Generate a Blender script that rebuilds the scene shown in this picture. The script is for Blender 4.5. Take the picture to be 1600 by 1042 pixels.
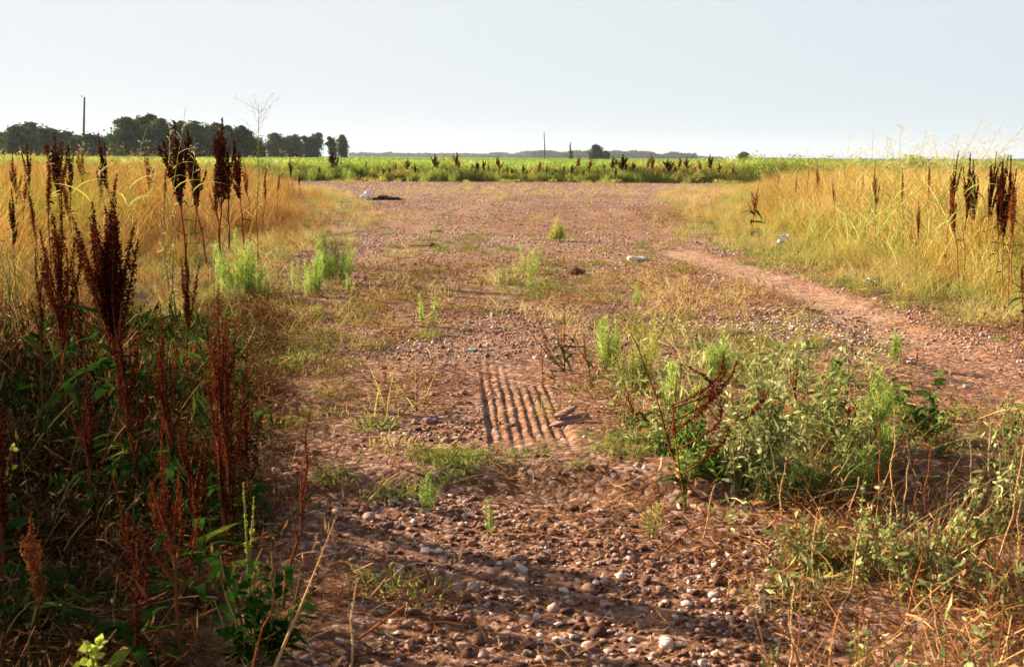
import bpy, math, random
import numpy as np
R = math.radians
rng = np.random.default_rng(7)
random.seed(7)
S = bpy.context.scene
for _o in list(bpy.data.objects): bpy.data.objects.remove(_o)

# ------------------------------------------------------------------ camera
CAM_Z = 1.2; PITCH = R(9.1); ROLL = R(0.38); F = 1716.0
cam = bpy.data.cameras.new('camera'); camo = bpy.data.objects.new('camera', cam)
S.collection.objects.link(camo); S.camera = camo
cam.sensor_width = 36.0; cam.lens = 36.0*F/1600.0
cam.clip_start = 0.05; cam.clip_end = 12000
camo.location = (0, 0, CAM_Z)
from mathutils import Matrix, Vector
_rot = Matrix.Rotation(math.pi/2-PITCH, 3, 'X') @ Matrix.Rotation(ROLL, 3, 'Z')
camo.rotation_euler = _rot.to_euler()
cam.dof.use_dof = True; cam.dof.focus_distance = 9.0; cam.dof.aperture_fstop = 9.0
MR = np.array(_rot)
# ------------------------------------------------------------------ sky + sun
SUN_AZ = R(-60); SUN_EL = R(21)
W = bpy.data.worlds.new('World'); S.world = W; W.use_nodes = True
wn = W.node_tree; sky = wn.nodes.new('ShaderNodeTexSky'); sky.sky_type = 'NISHITA'
sky.sun_disc = False; sky.sun_elevation = SUN_EL; sky.sun_rotation = SUN_AZ
sky.air_density = 1.0; sky.dust_density = 2.0; sky.ozone_density = 1.6; sky.altitude = 0
hs = wn.nodes.new('ShaderNodeHueSaturation'); hs.inputs['Saturation'].default_value = 0.55
wn.links.new(sky.outputs[0], hs.inputs['Color'])
# milky summer haze low in the sky, clear and darker overhead
wtc = wn.nodes.new('ShaderNodeTexCoord'); wsx = wn.nodes.new('ShaderNodeSeparateXYZ'); wn.links.new(wtc.outputs['Generated'], wsx.inputs[0])
wmr = wn.nodes.new('ShaderNodeMapRange'); wmr.interpolation_type = 'SMOOTHSTEP'; wmr.inputs[1].default_value = .17; wmr.inputs[2].default_value = .25; wmr.inputs[3].default_value = 1; wmr.inputs[4].default_value = 0
wn.links.new(wsx.outputs[2], wmr.inputs[0])
wmx = wn.nodes.new('ShaderNodeMix'); wmx.data_type = 'RGBA'; wn.links.new(hs.outputs[0], wmx.inputs[6])
# the haze glows on the sun's side of the sky and dies away on the far side
wdt = wn.nodes.new('ShaderNodeVectorMath'); wdt.operation = 'DOT_PRODUCT'; wn.links.new(wtc.outputs['Generated'], wdt.inputs[0]); wdt.inputs[1].default_value = (math.sin(SUN_AZ), math.cos(SUN_AZ), 0)
waz = wn.nodes.new('ShaderNodeMapRange'); waz.interpolation_type = 'SMOOTHSTEP'; waz.inputs[1].default_value = -.35; waz.inputs[2].default_value = .0; wn.links.new(wdt.outputs['Value'], waz.inputs[0])
wml = wn.nodes.new('ShaderNodeMath'); wml.operation = 'MULTIPLY'; wn.links.new(wmr.outputs[0], wml.inputs[0]); wn.links.new(waz.outputs[0], wml.inputs[1]); wn.links.new(wml.outputs[0], wmx.inputs[0])
wcl = wn.nodes.new('ShaderNodeValToRGB'); wcl.color_ramp.elements[0].position = .05; wcl.color_ramp.elements[0].color = (.71, .79, .84, 1); wcl.color_ramp.elements[1].position = .85; wcl.color_ramp.elements[1].color = (.84, .885, .915, 1)
wn.links.new(wdt.outputs['Value'], wcl.inputs[0])
wsc = wn.nodes.new('ShaderNodeVectorMath'); wsc.operation = 'SCALE'; wsc.inputs['Scale'].default_value = 1/(.05*2**2.0); wn.links.new(wcl.outputs[0], wsc.inputs[0]); wn.links.new(wsc.outputs[0], wmx.inputs[7])
wn.links.new(wmx.outputs[2], wn.nodes['Background'].inputs[0])
wn.nodes['Background'].inputs[1].default_value = 0.05
sl = bpy.data.lights.new('sun', 'SUN'); sl.energy = 5.0; sl.angle = R(0.5); sl.color = (1.0, 0.82, 0.58)
so = bpy.data.objects.new('sun', sl); S.collection.objects.link(so)
_sd = Vector((math.sin(SUN_AZ)*math.cos(SUN_EL), math.cos(SUN_AZ)*math.cos(SUN_EL), math.sin(SUN_EL)))
so.rotation_euler = _sd.to_track_quat('Z', 'Y').to_euler(); so.location = (-20, 10, 20)
S.view_settings.view_transform = 'Standard'; S.view_settings.look = 'None'
S.view_settings.gamma = 1.0; S.view_settings.exposure = 2.0
S.render.engine = 'CYCLES'
S.cycles.use_denoising = True
S.cycles.max_bounces = 6; S.cycles.diffuse_bounces = 2; S.cycles.transmission_bounces = 3
S.cycles.volume_bounces = 0; S.cycles.transparent_max_bounces = 4

# ------------------------------------------------------------------ where things of the photo stand on the ground
def ray(px, py):
    d = MR @ np.array([px-800.0, -(py-521.0), -F]); return d/np.linalg.norm(d)
def G(px, py, z=0.0):
    d = ray(px, py); t = (z-CAM_Z)/d[2]; return np.array([d[0]*t, d[1]*t, z])
def at(px, py, D):          # point seen at a given depth along +Y
    d = ray(px, py); t = D/d[1]; return np.array([0, 0, CAM_Z])+d*t
def proj(x, y, z=None):
    P = np.stack([x, y, (np.zeros_like(x) if z is None else z)-CAM_Z], -1) @ MR
    k = F/np.maximum(-P[..., 2], 1e-3)
    return 800+P[..., 0]*k, 521-P[..., 1]*k

# ------------------------------------------------------------------ noise
def _h(ix, iy, s):
    n = (ix*374761393+iy*668265263+s*974634777) & 0x7fffffff
    n = ((n ^ (n >> 13))*1274126177) & 0x7fffffff
    return ((n ^ (n >> 16)) & 0xffff)/65535.0
def vnoise(x, y, s=0):
    ix = np.floor(x).astype(np.int64); iy = np.floor(y).astype(np.int64)
    fx = x-ix; fy = y-iy; fx = fx*fx*(3-2*fx); fy = fy*fy*(3-2*fy)
    a = _h(ix, iy, s); b = _h(ix+1, iy, s); c = _h(ix, iy+1, s); d = _h(ix+1, iy+1, s)
    return (a*(1-fx)+b*fx)*(1-fy)+(c*(1-fx)+d*fx)*fy
def fbm(x, y, o=4, s=0):
    v = 0; a = .5; t = 0
    for k in range(o):
        v = v+a*vnoise(x*2**k+17.3*k, y*2**k-9.1*k, s+k); t += a; a *= .5
    return v/t
def sstep(a, b, x):
    t = np.clip((x-a)/(b-a), 0, 1); return t*t*(3-2*t)
def in_poly(x, y, P):
    r = np.zeros(x.shape, bool); n = len(P)
    for i in range(n):
        x1, y1 = P[i]; x2, y2 = P[(i+1) % n]
        if y1 == y2: continue
        c = ((y1 > y) != (y2 > y)) & (x < (x2-x1)*(y-y1)/(y2-y1)+x1)
        r ^= c
    return r
def seg_dist(x, y, P, closed=False):
    d = np.full(x.shape, 1e9); n = len(P)
    for i in range(n if closed else n-1):
        x1, y1 = P[i]; x2, y2 = P[(i+1) % n]; dx, dy = x2-x1, y2-y1
        t = np.clip(((x-x1)*dx+(y-y1)*dy)/(dx*dx+dy*dy+1e-9), 0, 1)
        d = np.minimum(d, np.hypot(x-x1-t*dx, y-y1-t*dy))
    return d
gp = lambda L: [tuple(G(*p)[:2]) for p in L]

LEFT_EDGE = gp([(478, 292), (515, 306), (545, 335), (500, 366), (440, 385), (345, 405), (330, 450), (240, 500)])
LEFT_TALL = LEFT_EDGE+[(-4.2, 6.2), (-9, 4.5), (-45, 6), (-60, 50), (-24, 54)]
RIGHT_EDGE = gp([(1175, 290), (1105, 320), (1130, 360), (1210, 400), (1330, 440), (1430, 472), (1600, 492)])
RIGHT_TALL = RIGHT_EDGE+[(9, 8.0), (45, 9), (60, 46), (22, 52)]
RIGHT_LOW = gp([(1175, 288), (1040, 300), (1050, 330), (1080, 375), (1170, 410), (1330, 450), (1500, 500), (1600, 510)])+[(9, 9), (24, 52)]
TRAIL = gp([(1050, 392), (1180, 432), (1300, 470), (1420, 530), (1640, 625)])
TY0, TY1 = 4.45, 6.8
def track_x(y): return 0.09+(-0.02-0.09)*(y-4.5)/2.0
def track_mask(x, y):
    u = (x-track_x(y))/0.175
    return sstep(1.12, .96, abs(u))*sstep(TY1, TY1-1.3, y+(fbm(x*6,y*3,2,8)-.5)*.5)*sstep(TY0-.2, TY0+.3, y+(fbm(x*8,y*4,2,18)-.5)*.5)
def Hn(x, y):
    near = np.exp(-np.maximum(y, 0)/60.0)
    z = (fbm(x*.7, y*.7, 3, 3)-.5)*.07*near
    z = z+(fbm(x*4, y*4, 3, 9)-.5)*.030*np.exp(-np.maximum(y-3, 0)/9.0)
    z = z+(fbm(x*16, y*16, 3, 19)-.5)*.012*np.exp(-np.maximum(y-3, 0)/4.0)
    tm = track_mask(x, y)
    u = (x-track_x(y))/0.175*3.7
    zig = .04*(fbm(y*9, x*3, 2, 61)-.5)*4+.25*(fbm(y*1.5, y*0+4, 2, 6)-.5)
    rib = np.cos((u+zig)*2*math.pi)
    rib = np.sign(rib)*np.abs(rib)**.55
    wear = sstep(.34, .60, fbm(x*5, y*1.8, 3, 5))
    z = z*(1-.75*tm)+tm*(.0044*rib*(.05+.95*wear)-.010+(fbm(x*14, y*5, 3, 77)-.5)*.010)
    dT = seg_dist(x, y, TRAIL)
    z = z-.03*sstep(.38, .14, dT)
    # the drive breaks off in a low lip towards the pebbles in front
    lip = G(700, 745)[1]+.25*(fbm(x*1.3, x*0+2, 3, 31)-.5)+.05*x
    z = z-.07*sstep(lip+.12, lip-.10, y)
    return z
def Hp(x, y):
    return float(Hn(np.array([float(x)]), np.array([float(y)]))[0])

# ------------------------------------------------------------------ zone values on the ground
def zones(x, y):
    wx = x+(fbm(x*1.1, y*1.1, 3, 41)-.5)*.9*(1+y*.03); wy = y+(fbm(x*1.1+50, y*1.1, 3, 42)-.5)*.9*(1+y*.03)
    lt = in_poly(wx, wy, LEFT_TALL); rt = in_poly(wx, wy, RIGHT_TALL); rl = in_poly(wx, wy, RIGHT_LOW)
    px, py = proj(x, y)
    npx = px+(fbm(x*2.3, y*2.3, 3, 43)-.5)*160; npy = py+(fbm(x*2.3+9, y*2.3, 3, 44)-.5)*60
    return lt, rt, rl, npx, npy
def blobs(npx, npy, L):
    v = np.zeros(npx.shape)
    for cx, cy, rx, ry in L:
        v = np.maximum(v, sstep(1.25, .6, np.hypot((npx-cx)/rx, (npy-cy)/ry)))
    return v
GREEN_LOW = [(520, 600, 90, 28), (430, 560, 80, 25), (560, 660, 110, 22), (470, 690, 60, 22), (600, 735, 90, 20), (730, 712, 110, 22),
             (880, 715, 90, 30), (960, 700, 80, 35), (620, 540, 90, 16), (700, 460, 160, 20), (560, 500, 80, 18), (1120, 420, 90, 14), (1180, 385, 80, 18), (1420, 470, 90, 16),
             (920, 440, 120, 14), (700, 380, 120, 10), (880, 320, 90, 5), (700, 306, 50, 4), (990, 500, 110, 24), (1150, 560, 120, 30), (1500, 690, 120, 28), (1240, 760, 150, 30), (1330, 860, 150, 45), (1460, 850, 130, 60), (640, 900, 70, 20), (560, 960, 60, 30), (330, 760, 90, 30)]
STRAW_LOW = [(1000, 470, 160, 35), (870, 355, 80, 12), (640, 620, 90, 30), (1080, 350, 100, 35), (1280, 430, 160, 30), (860, 300, 300, 8), (1190, 850, 160, 70), (1420, 960, 160, 70), (520, 500, 120, 40), (460, 850, 90, 60), (960, 800, 130, 40), (930, 620, 60, 40), (560, 340, 60, 20)]
BARE = [(690, 590, 120, 60), (820, 620, 70, 80), (860, 830, 220, 70), (950, 950, 230, 90), (1400, 640, 110, 40), (740, 350, 200, 40), (900, 400, 160, 30)]

# ------------------------------------------------------------------ mesh helpers
class B:
    def __init__(s): s.V = []; s.Q = []; s.T = []; s.A = []; s.n = 0
    def add(s, V, Q=None, T=None, a=0.5):
        V = np.asarray(V, float).reshape(-1, 3)
        if Q is not None and len(Q): s.Q.append(np.asarray(Q).reshape(-1, 4)+s.n)
        if T is not None and len(T): s.T.append(np.asarray(T).reshape(-1, 3)+s.n)
        s.A.append(np.broadcast_to(np.asarray(a, float), (len(V),)).copy() if np.ndim(a) == 0 else np.asarray(a, float).reshape(-1))
        s.V.append(V); s.n += len(V)
    def mesh(s, name, mat, smooth=False):
        V = np.concatenate(s.V) if s.V else np.zeros((0, 3))
        Q = np.concatenate(s.Q) if s.Q else np.zeros((0, 4), int); T = np.concatenate(s.T) if s.T else np.zeros((0, 3), int)
        me = bpy.data.meshes.new(name); me.vertices.add(len(V)); me.vertices.foreach_set('co', V.astype(np.float32).ravel())
        L = np.concatenate([Q.ravel(), T.ravel()]).astype(np.int32)
        me.loops.add(len(L)); me.loops.foreach_set('vertex_index', L)
        st = np.concatenate([np.arange(len(Q))*4, len(Q)*4+np.arange(len(T))*3]).astype(np.int32)
        me.polygons.add(len(st)); me.polygons.foreach_set('loop_start', st)
        at_ = me.attributes.new('tint', 'FLOAT', 'POINT'); at_.data.foreach_set('value', np.concatenate(s.A).astype(np.float32))
        if smooth: me.polygons.foreach_set('use_smooth', np.ones(len(st), bool))
        me.materials.append(mat); me.update(calc_edges=True); me.validate(); return me
def norm(a): return a/np.maximum(np.linalg.norm(a, axis=-1, keepdims=True), 1e-9)
def U(a, b, n=None): return rng.uniform(a, b, n)
PROF = {'blade': lambda t: np.maximum(1-t**2.2, .04), 'leaf': lambda t: np.maximum(np.sin(math.pi*np.clip(t, 0, 1)**.8), .05),
        'lance': lambda t: np.maximum(np.sin(math.pi*t**.6)**.8, .06), 'stalk': lambda t: 1-.4*t}
def ribbons(b, P0, D, L, C, w, segs=3, prof='blade', a=None, wave=0, side=None):
    """N curved ribbons: P(t) = P0 + L*(D t + C t^2)"""
    P0 = np.asarray(P0, float); N = len(P0); t = np.linspace(0, 1, segs+1)
    L = np.broadcast_to(L, (N,)); w = np.broadcast_to(w, (N,))
    D = norm(np.broadcast_to(D, (N, 3))); C = np.broadcast_to(C, (N, 3))
    c = P0[:, None]+L[:, None, None]*(D[:, None]*t[None, :, None]+C[:, None]*(t**2)[None, :, None])
    if side is None: side = norm(np.cross(D, rng.normal(size=(N, 3))))
    sd = side[:, None]*(w[:, None]*PROF[prof](t)[None])[..., None]*.5
    if wave: c = c+np.cross(D, side)[:, None]*(np.sin(t[None]*9+U(0, 6, N)[:, None])*wave*w[:, None])[..., None]
    V = np.stack([c-sd, c+sd], 2)
    idx = (np.arange(N)*(segs+1)*2)[:, None]+(np.arange(segs)*2)[None]
    Q = np.stack([idx, idx+1, idx+3, idx+2], -1)
    if a is None: a = U(0, 1, N)
    b.add(V, Q, a=np.repeat(np.broadcast_to(a, (N,)), (segs+1)*2))
def flakes(b, C, s, ratio=.6, a=None):
    C = np.asarray(C, float); N = len(C); s = np.broadcast_to(s, (N,))[:, None]
    u = norm(rng.normal(size=(N, 3))); v = norm(np.cross(u, rng.normal(size=(N, 3))))
    k = norm(np.cross(u, v))*s*.25
    V = np.stack([C-u*s*.5, C+v*s*ratio*.5+k, C+u*s*.5, C-v*s*ratio*.5+k], 1)
    b.add(V, np.arange(N*4).reshape(-1, 4), a=np.repeat(U(0, 1, N) if a is None else np.broadcast_to(a, (N,)), 4))
def tube(b, P, r, sides=4, a=.5):
    P = np.asarray(P, float); K = len(P); r = np.broadcast_to(r, (K,))
    T = norm(np.gradient(P, axis=0)); ref = np.array([.31, .12, .94]) if abs(T[0][2]) < .8 else np.array([1., .2, .1])
    s = norm(np.cross(T, ref)); q = np.cross(T, s); th = np.arange(sides)*2*math.pi/sides
    V = P[:, None]+r[:, None, None]*(np.cos(th)[None, :, None]*s[:, None]+np.sin(th)[None, :, None]*q[:, None])
    i = np.arange(K-1)[:, None]*sides; j = np.arange(sides)[None]; j2 = (j+1) % sides
    Q = np.stack([i+j, i+j2, i+sides+j2, i+sides+j], -1)
    b.add(V, Q, a=a)
    if sides == 4: b.add(V[-1], [[0, 1, 2, 3]], a=a)
def path(P0, D, L, C, K=6, jit=0):
    t = np.linspace(0, 1, K)[:, None]; P = np.asarray(P0)+L*(norm(np.asarray(D, float))*t+np.asarray(C, float)*t*t)
    if jit: P = P+np.cumsum(rng.normal(size=(K, 3))*jit*L*np.minimum(t*3, 1), 0)
    return P
def plerp(P, t):
    f = np.clip(np.asarray(t), 0, 1)*(len(P)-1); i = np.minimum(f.astype(int), len(P)-2); f = (f-i)[..., None]
    return P[i]*(1-f)+P[i+1]*f

# ------------------------------------------------------------------ materials
def ramp(nt, pts):
    r = nt.nodes.new('ShaderNodeValToRGB'); e = r.color_ramp.elements
    while len(e) > 1: e.remove(e[-1])
    e[0].position = pts[0][0]; e[0].color = (*pts[0][1], 1)
    for p, c in pts[1:]:
        k = e.new(p); k.color = (*c, 1)
    return r
def leafmat(name, pts, pts2=None, transl=.35, rough=.8, nscale=1.5, spec=0.0, nmix=.5):
    m = bpy.data.materials.new(name); m.use_nodes = True; nt = m.node_tree; N = nt.nodes; Lk = nt.links
    bs = N['Principled BSDF']; bs.inputs['Roughness'].default_value = rough; bs.inputs['Specular IOR Level'].default_value = spec
    geo = N.new('ShaderNodeNewGeometry'); no = N.new('ShaderNodeTexNoise'); no.inputs['Scale'].default_value = nscale; no.inputs['Detail'].default_value = 3
    Lk.new(geo.outputs['Position'], no.inputs['Vector'])
    at_ = N.new('ShaderNodeAttribute'); at_.attribute_name = 'tint'
    sp = N.new('ShaderNodeMapRange'); sp.inputs[1].default_value = .3; sp.inputs[2].default_value = .7
    Lk.new(no.outputs[0], sp.inputs[0])
    mx = N.new('ShaderNodeMix'); mx.inputs[0].default_value = nmix; Lk.new(at_.outputs['Fac'], mx.inputs[2]); Lk.new(sp.outputs[0], mx.inputs[3])
    r1 = ramp(nt, pts); Lk.new(mx.outputs[0], r1.inputs[0]); col = r1.outputs[0]
    if pts2:
        r2 = ramp(nt, pts2); Lk.new(mx.outputs[0], r2.inputs[0])
        ai = N.new('ShaderNodeAttribute'); ai.attribute_type = 'INSTANCER'; ai.attribute_name = 'itint'
        m2 = N.new('ShaderNodeMix'); m2.data_type = 'RGBA'; Lk.new(ai.outputs['Fac'], m2.inputs[0]); Lk.new(r1.outputs[0], m2.inputs[6]); Lk.new(r2.outputs[0], m2.inputs[7]); col = m2.outputs[2]
    Lk.new(col, bs.inputs['Base Color'])
    if transl:
        tr = N.new('ShaderNodeBsdfTranslucent'); Lk.new(col, tr.inputs[0]); ms = N.new('ShaderNodeMixShader'); ms.inputs[0].default_value = transl
        Lk.new(bs.outputs[0], ms.inputs[1]); Lk.new(tr.outputs[0], ms.inputs[2]); Lk.new(ms.outputs[0], N['Material Output'].inputs[0])
    return m
M = {}
M['straw'] = leafmat('golden_grass', [(0, (.07, .022, .006)), (.3, (.24, .095, .022)), (.6, (.50, .27, .075)), (1, (.74, .56, .26))],
                     [(0, (.09, .10, .010)), (.5, (.30, .30, .035)), (1, (.60, .54, .13))], transl=.28, nscale=1.6)
M['brownweed'] = leafmat('brown_weed', [(0, (.10, .03, .010)), (.5, (.25, .09, .022)), (1, (.45, .22, .06))], [(0, (.08, .12, .012)), (1, (.30, .34, .05))], transl=.25, nscale=1)
M['strawpale'] = leafmat('pale_short_straw', [(0, (.22, .12, .04)), (.5, (.48, .34, .13)), (1, (.68, .56, .30))], [(0, (.14, .17, .03)), (1, (.44, .42, .12))], transl=.4, nscale=2)
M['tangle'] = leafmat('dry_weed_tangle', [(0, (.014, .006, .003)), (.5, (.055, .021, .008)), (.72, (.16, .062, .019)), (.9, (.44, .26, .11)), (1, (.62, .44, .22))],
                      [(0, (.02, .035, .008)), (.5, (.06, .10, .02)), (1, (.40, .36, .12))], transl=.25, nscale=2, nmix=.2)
M['greenlow'] = leafmat('low_green_cover', [(0, (.05, .09, .015)), (.5, (.17, .23, .04)), (1, (.38, .42, .10))],
                        [(0, (.08, .08, .02)), (.5, (.25, .22, .06)), (1, (.45, .38, .14))], transl=.35, nscale=3)
M['dock'] = leafmat('dock_seed', [(0, (.018, .004, .003)), (.5, (.050, .010, .005)), (.85, (.12, .022, .008)), (1, (.24, .06, .02))], transl=.22, nscale=9, spec=0.0)
M['dockred'] = leafmat('dock_seed_red', [(0, (.03, .006, .004)), (.5, (.095, .016, .007)), (.85, (.20, .036, .012)), (1, (.38, .09, .03))], transl=.35, nscale=9, spec=0.0)
M['docktan'] = leafmat('dock_seed_rust', [(0, (.09, .022, .008)), (.5, (.20, .055, .018)), (1, (.38, .14, .045))], transl=.3, nscale=5, spec=0.0)
M['dockstem'] = leafmat('dock_stem', [(0, (.10, .03, .012)), (1, (.24, .08, .03))], transl=0, nscale=6)
M['dockleaf'] = leafmat('dock_leaf', [(0, (.012, .03, .006)), (.6, (.03, .07, .010)), (.85, (.12, .18, .02)), (1, (.16, .09, .02))], transl=.35, nscale=7)
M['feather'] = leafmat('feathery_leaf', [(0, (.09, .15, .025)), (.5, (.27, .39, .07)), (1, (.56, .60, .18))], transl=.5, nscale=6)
M['feather2'] = leafmat('feathery_yellow_leaf', [(0, (.12, .16, .025)), (.5, (.30, .34, .055)), (1, (.58, .50, .15))], transl=.45, nscale=6)
M['olive'] = leafmat('olive_feathery_leaf', [(0, (.06, .10, .02)), (.5, (.18, .25, .05)), (1, (.46, .48, .14))], transl=.4, nscale=9)
M['gray'] = leafmat('grey_green_leaf', [(0, (.06, .08, .022)), (.5, (.23, .27, .085)), (1, (.62, .60, .32))], transl=.3, nscale=6, rough=.45)
M['broad'] = leafmat('broad_green_leaf', [(0, (.035, .07, .012)), (.5, (.10, .18, .03)), (1, (.28, .36, .07))], transl=.4, nscale=6)
M['amar'] = leafmat('green_seed_spike', [(0, (.20, .27, .03)), (.5, (.38, .46, .06)), (1, (.58, .62, .14))], transl=.4, nscale=9)
M['stem'] = leafmat('green_brown_stem', [(0, (.16, .12, .04)), (1, (.30, .20, .07))], transl=0, nscale=5)
M['redstem'] = leafmat('red_brown_stem', [(0, (.18, .05, .02)), (1, (.36, .12, .045))], transl=0, nscale=5)
M['drystalk'] = leafmat('pale_dry_stalk', [(0, (.38, .20, .08)), (1, (.66, .44, .22))], transl=.1, nscale=5)
M['plume'] = leafmat('grass_plume', [(0, (.42, .36, .18)), (1, (.72, .66, .42))], transl=.4, nscale=3)
M['blade'] = leafmat('pale_green_blade', [(0, (.14, .18, .03)), (.6, (.38, .40, .09)), (1, (.64, .58, .22))], transl=.45, nscale=1)
M['tree'] = leafmat('tree_leaf', [(0, (.010, .022, .005)), (.5, (.035, .062, .010)), (1, (.12, .16, .025))], transl=.3, nscale=.25, rough=.7, nmix=.6)
M['bark'] = leafmat('bark', [(0, (.04, .03, .02)), (1, (.12, .09, .06))], transl=0, nscale=3)
M['crop'] = leafmat('crop_leaf', [(0, (.10, .18, .03)), (.5, (.24, .36, .07)), (1, (.50, .58, .18))], transl=.5, nscale=.3)
M['edge'] = leafmat('field_edge_leaf', [(0, (.12, .17, .03)), (.5, (.26, .33, .06)), (1, (.46, .48, .14))],
                    [(0, (.26, .16, .03)), (.5, (.42, .33, .08)), (1, (.58, .48, .16))], transl=.5, nscale=.5)
M['flower'] = leafmat('orange_petal', [(0, (.55, .28, .03)), (1, (.65, .40, .05))], transl=.3)
M['whiteflower'] = leafmat('white_petal', [(0, (.7, .7, .62)), (1, (.8, .8, .74))], transl=.3)

def stonemat(name, pts, scale=20, bump=.3, rough=.75):
    m = bpy.data.materials.new(name); m.use_nodes = True; nt = m.node_tree; N = nt.nodes; Lk = nt.links
    bs = N['Principled BSDF']; bs.inputs['Roughness'].default_value = rough; bs.inputs['Specular IOR Level'].default_value = .15
    oi = N.new('ShaderNodeObjectInfo'); tc = N.new('ShaderNodeTexCoord'); no = N.new('ShaderNodeTexNoise'); no.inputs['Scale'].default_value = scale; no.inputs['Detail'].default_value = 5
    Lk.new(tc.outputs['Object'], no.inputs['Vector'])
    ai = N.new('ShaderNodeAttribute'); ai.attribute_type = 'INSTANCER'; ai.attribute_name = 'itint'
    mx = N.new('ShaderNodeMath'); mx.operation = 'MULTIPLY_ADD'; Lk.new(no.outputs[0], mx.inputs[0]); mx.inputs[1].default_value = .45; Lk.new(ai.outputs['Fac'], mx.inputs[2])
    r = ramp(nt, pts); Lk.new(mx.outputs[0], r.inputs[0]); Lk.new(r.outputs[0], bs.inputs['Base Color'])
    bp = N.new('ShaderNodeBump'); bp.inputs['Strength'].default_value = bump; bp.inputs['Distance'].default_value = .004; Lk.new(no.outputs[0], bp.inputs['Height']); Lk.new(bp.outputs[0], bs.inputs['Normal'])
    return m
M['pebble'] = stonemat('pebble', [(0, (.035, .011, .007)), (.3, (.09, .033, .019)), (.5, (.17, .074, .044)), (.72, (.31, .175, .115)), (.9, (.36, .26, .23)), (1, (.60, .50, .43)), ], 30)
M['slab'] = stonemat('pink_slab', [(0, (.13, .065, .055)), (.5, (.30, .18, .165))], 12, .6)
M['whitestone'] = stonemat('pale_stone', [(0, (.50, .48, .46)), (.5, (.72, .70, .68))], 14, .5)
M['darkclod'] = stonemat('dark_clod', [(0, (.02, .012, .01)), (.5, (.07, .04, .03))], 8, .9)
M['paper'] = stonemat('white_litter', [(0, (.72, .73, .72)), (.5, (.82, .82, .80))], 9, .3, .5)
M['teal'] = stonemat('blue_grey_stone', [(0, (.13, .20, .19)), (.5, (.26, .34, .32))], 20, .4)

def groundmat():
    m = bpy.data.materials.new('bare_earth'); m.use_nodes = True; nt = m.node_tree; N = nt.nodes; Lk = nt.links
    bs = N['Principled BSDF']; bs.inputs['Roughness'].default_value = .95; bs.inputs['Specular IOR Level'].default_value = .15
    tc = N.new('ShaderNodeTexCoord')
    def noise(sc, det=6, rough=.6):
        n = N.new('ShaderNodeTexNoise'); n.inputs['Scale'].default_value = sc; n.inputs['Detail'].default_value = det; n.inputs['Roughness'].default_value = rough
        Lk.new(tc.outputs['Object'], n.inputs['Vector']); return n
    def mr(x, a, b_):
        k = N.new('ShaderNodeMapRange'); k.inputs[1].default_value = a; k.inputs[2].default_value = b_; Lk.new(x, k.inputs[0]); return k.outputs[0]
    def mix(f, a, b_, mode='MIX'):
        k = N.new('ShaderNodeMix'); k.data_type = 'RGBA'; k.blend_type = mode
        if isinstance(f, float): k.inputs[0].default_value = f
        else: Lk.new(f, k.inputs[0])
        for s_, v in ((6, a), (7, b_)):
            if isinstance(v, tuple): k.inputs[s_].default_value = (*v, 1)
            else: Lk.new(v, k.inputs[s_])
        return k.outputs[2]
    n1 = noise(1.3); n2 = noise(9); n3 = noise(70, 4)
    rd = ramp(nt, [(.30, (.022, .006, .004)), (.5, (.085, .026, .013)), (.72, (.22, .085, .042))]); Lk.new(n2.outputs[0], rd.inputs[0])
    rp = ramp(nt, [(.28, (.13, .065, .045)), (.5, (.27, .16, .095)), (.72, (.43, .29, .185))]); Lk.new(n2.outputs[0], rp.inputs[0])
    pa = N.new('ShaderNodeAttribute'); pa.attribute_name = 'pale'
    gr = N.new('ShaderNodeAttribute'); gr.attribute_name = 'green'
    c = mix(pa.outputs['Fac'], rd.outputs[0], rp.outputs[0])
    c = mix(mr(n1.outputs[0], .35, .7), c, mix(.45, c, (.24, .095, .03)))
    vo = N.new('ShaderNodeTexVoronoi'); vo.inputs['Scale'].default_value = 38; Lk.new(tc.outputs['Object'], vo.inputs['Vector'])
    sp = N.new('ShaderNodeSeparateColor'); Lk.new(vo.outputs['Color'], sp.inputs[0])
    c = mix(mr(sp.outputs[0], .55, .95), c, mix(.55, c, (.42, .28, .23)))
    c = mix(mr(sp.outputs[1], .7, 1.0), c, mix(.6, c, (.06, .03, .02)))
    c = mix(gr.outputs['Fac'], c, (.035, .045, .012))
    Lk.new(c, bs.inputs['Base Color'])
    ad = N.new('ShaderNodeMath'); ad.operation = 'MULTIPLY_ADD'; Lk.new(n3.outputs[0], ad.inputs[0]); ad.inputs[1].default_value = .5; Lk.new(n2.outputs[0], ad.inputs[2])
    a2 = N.new('ShaderNodeMath'); a2.operation = 'MULTIPLY_ADD'; Lk.new(vo.outputs['Distance'], a2.inputs[0]); a2.inputs[1].default_value = -.6; Lk.new(ad.outputs[0], a2.inputs[2])
    bp = N.new('ShaderNodeBump'); bp.inputs['Strength'].default_value = .7; bp.inputs['Distance'].default_value = .014; Lk.new(a2.outputs[0], bp.inputs['Height']); Lk.new(bp.outputs[0], bs.inputs['Normal'])
    return m

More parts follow.
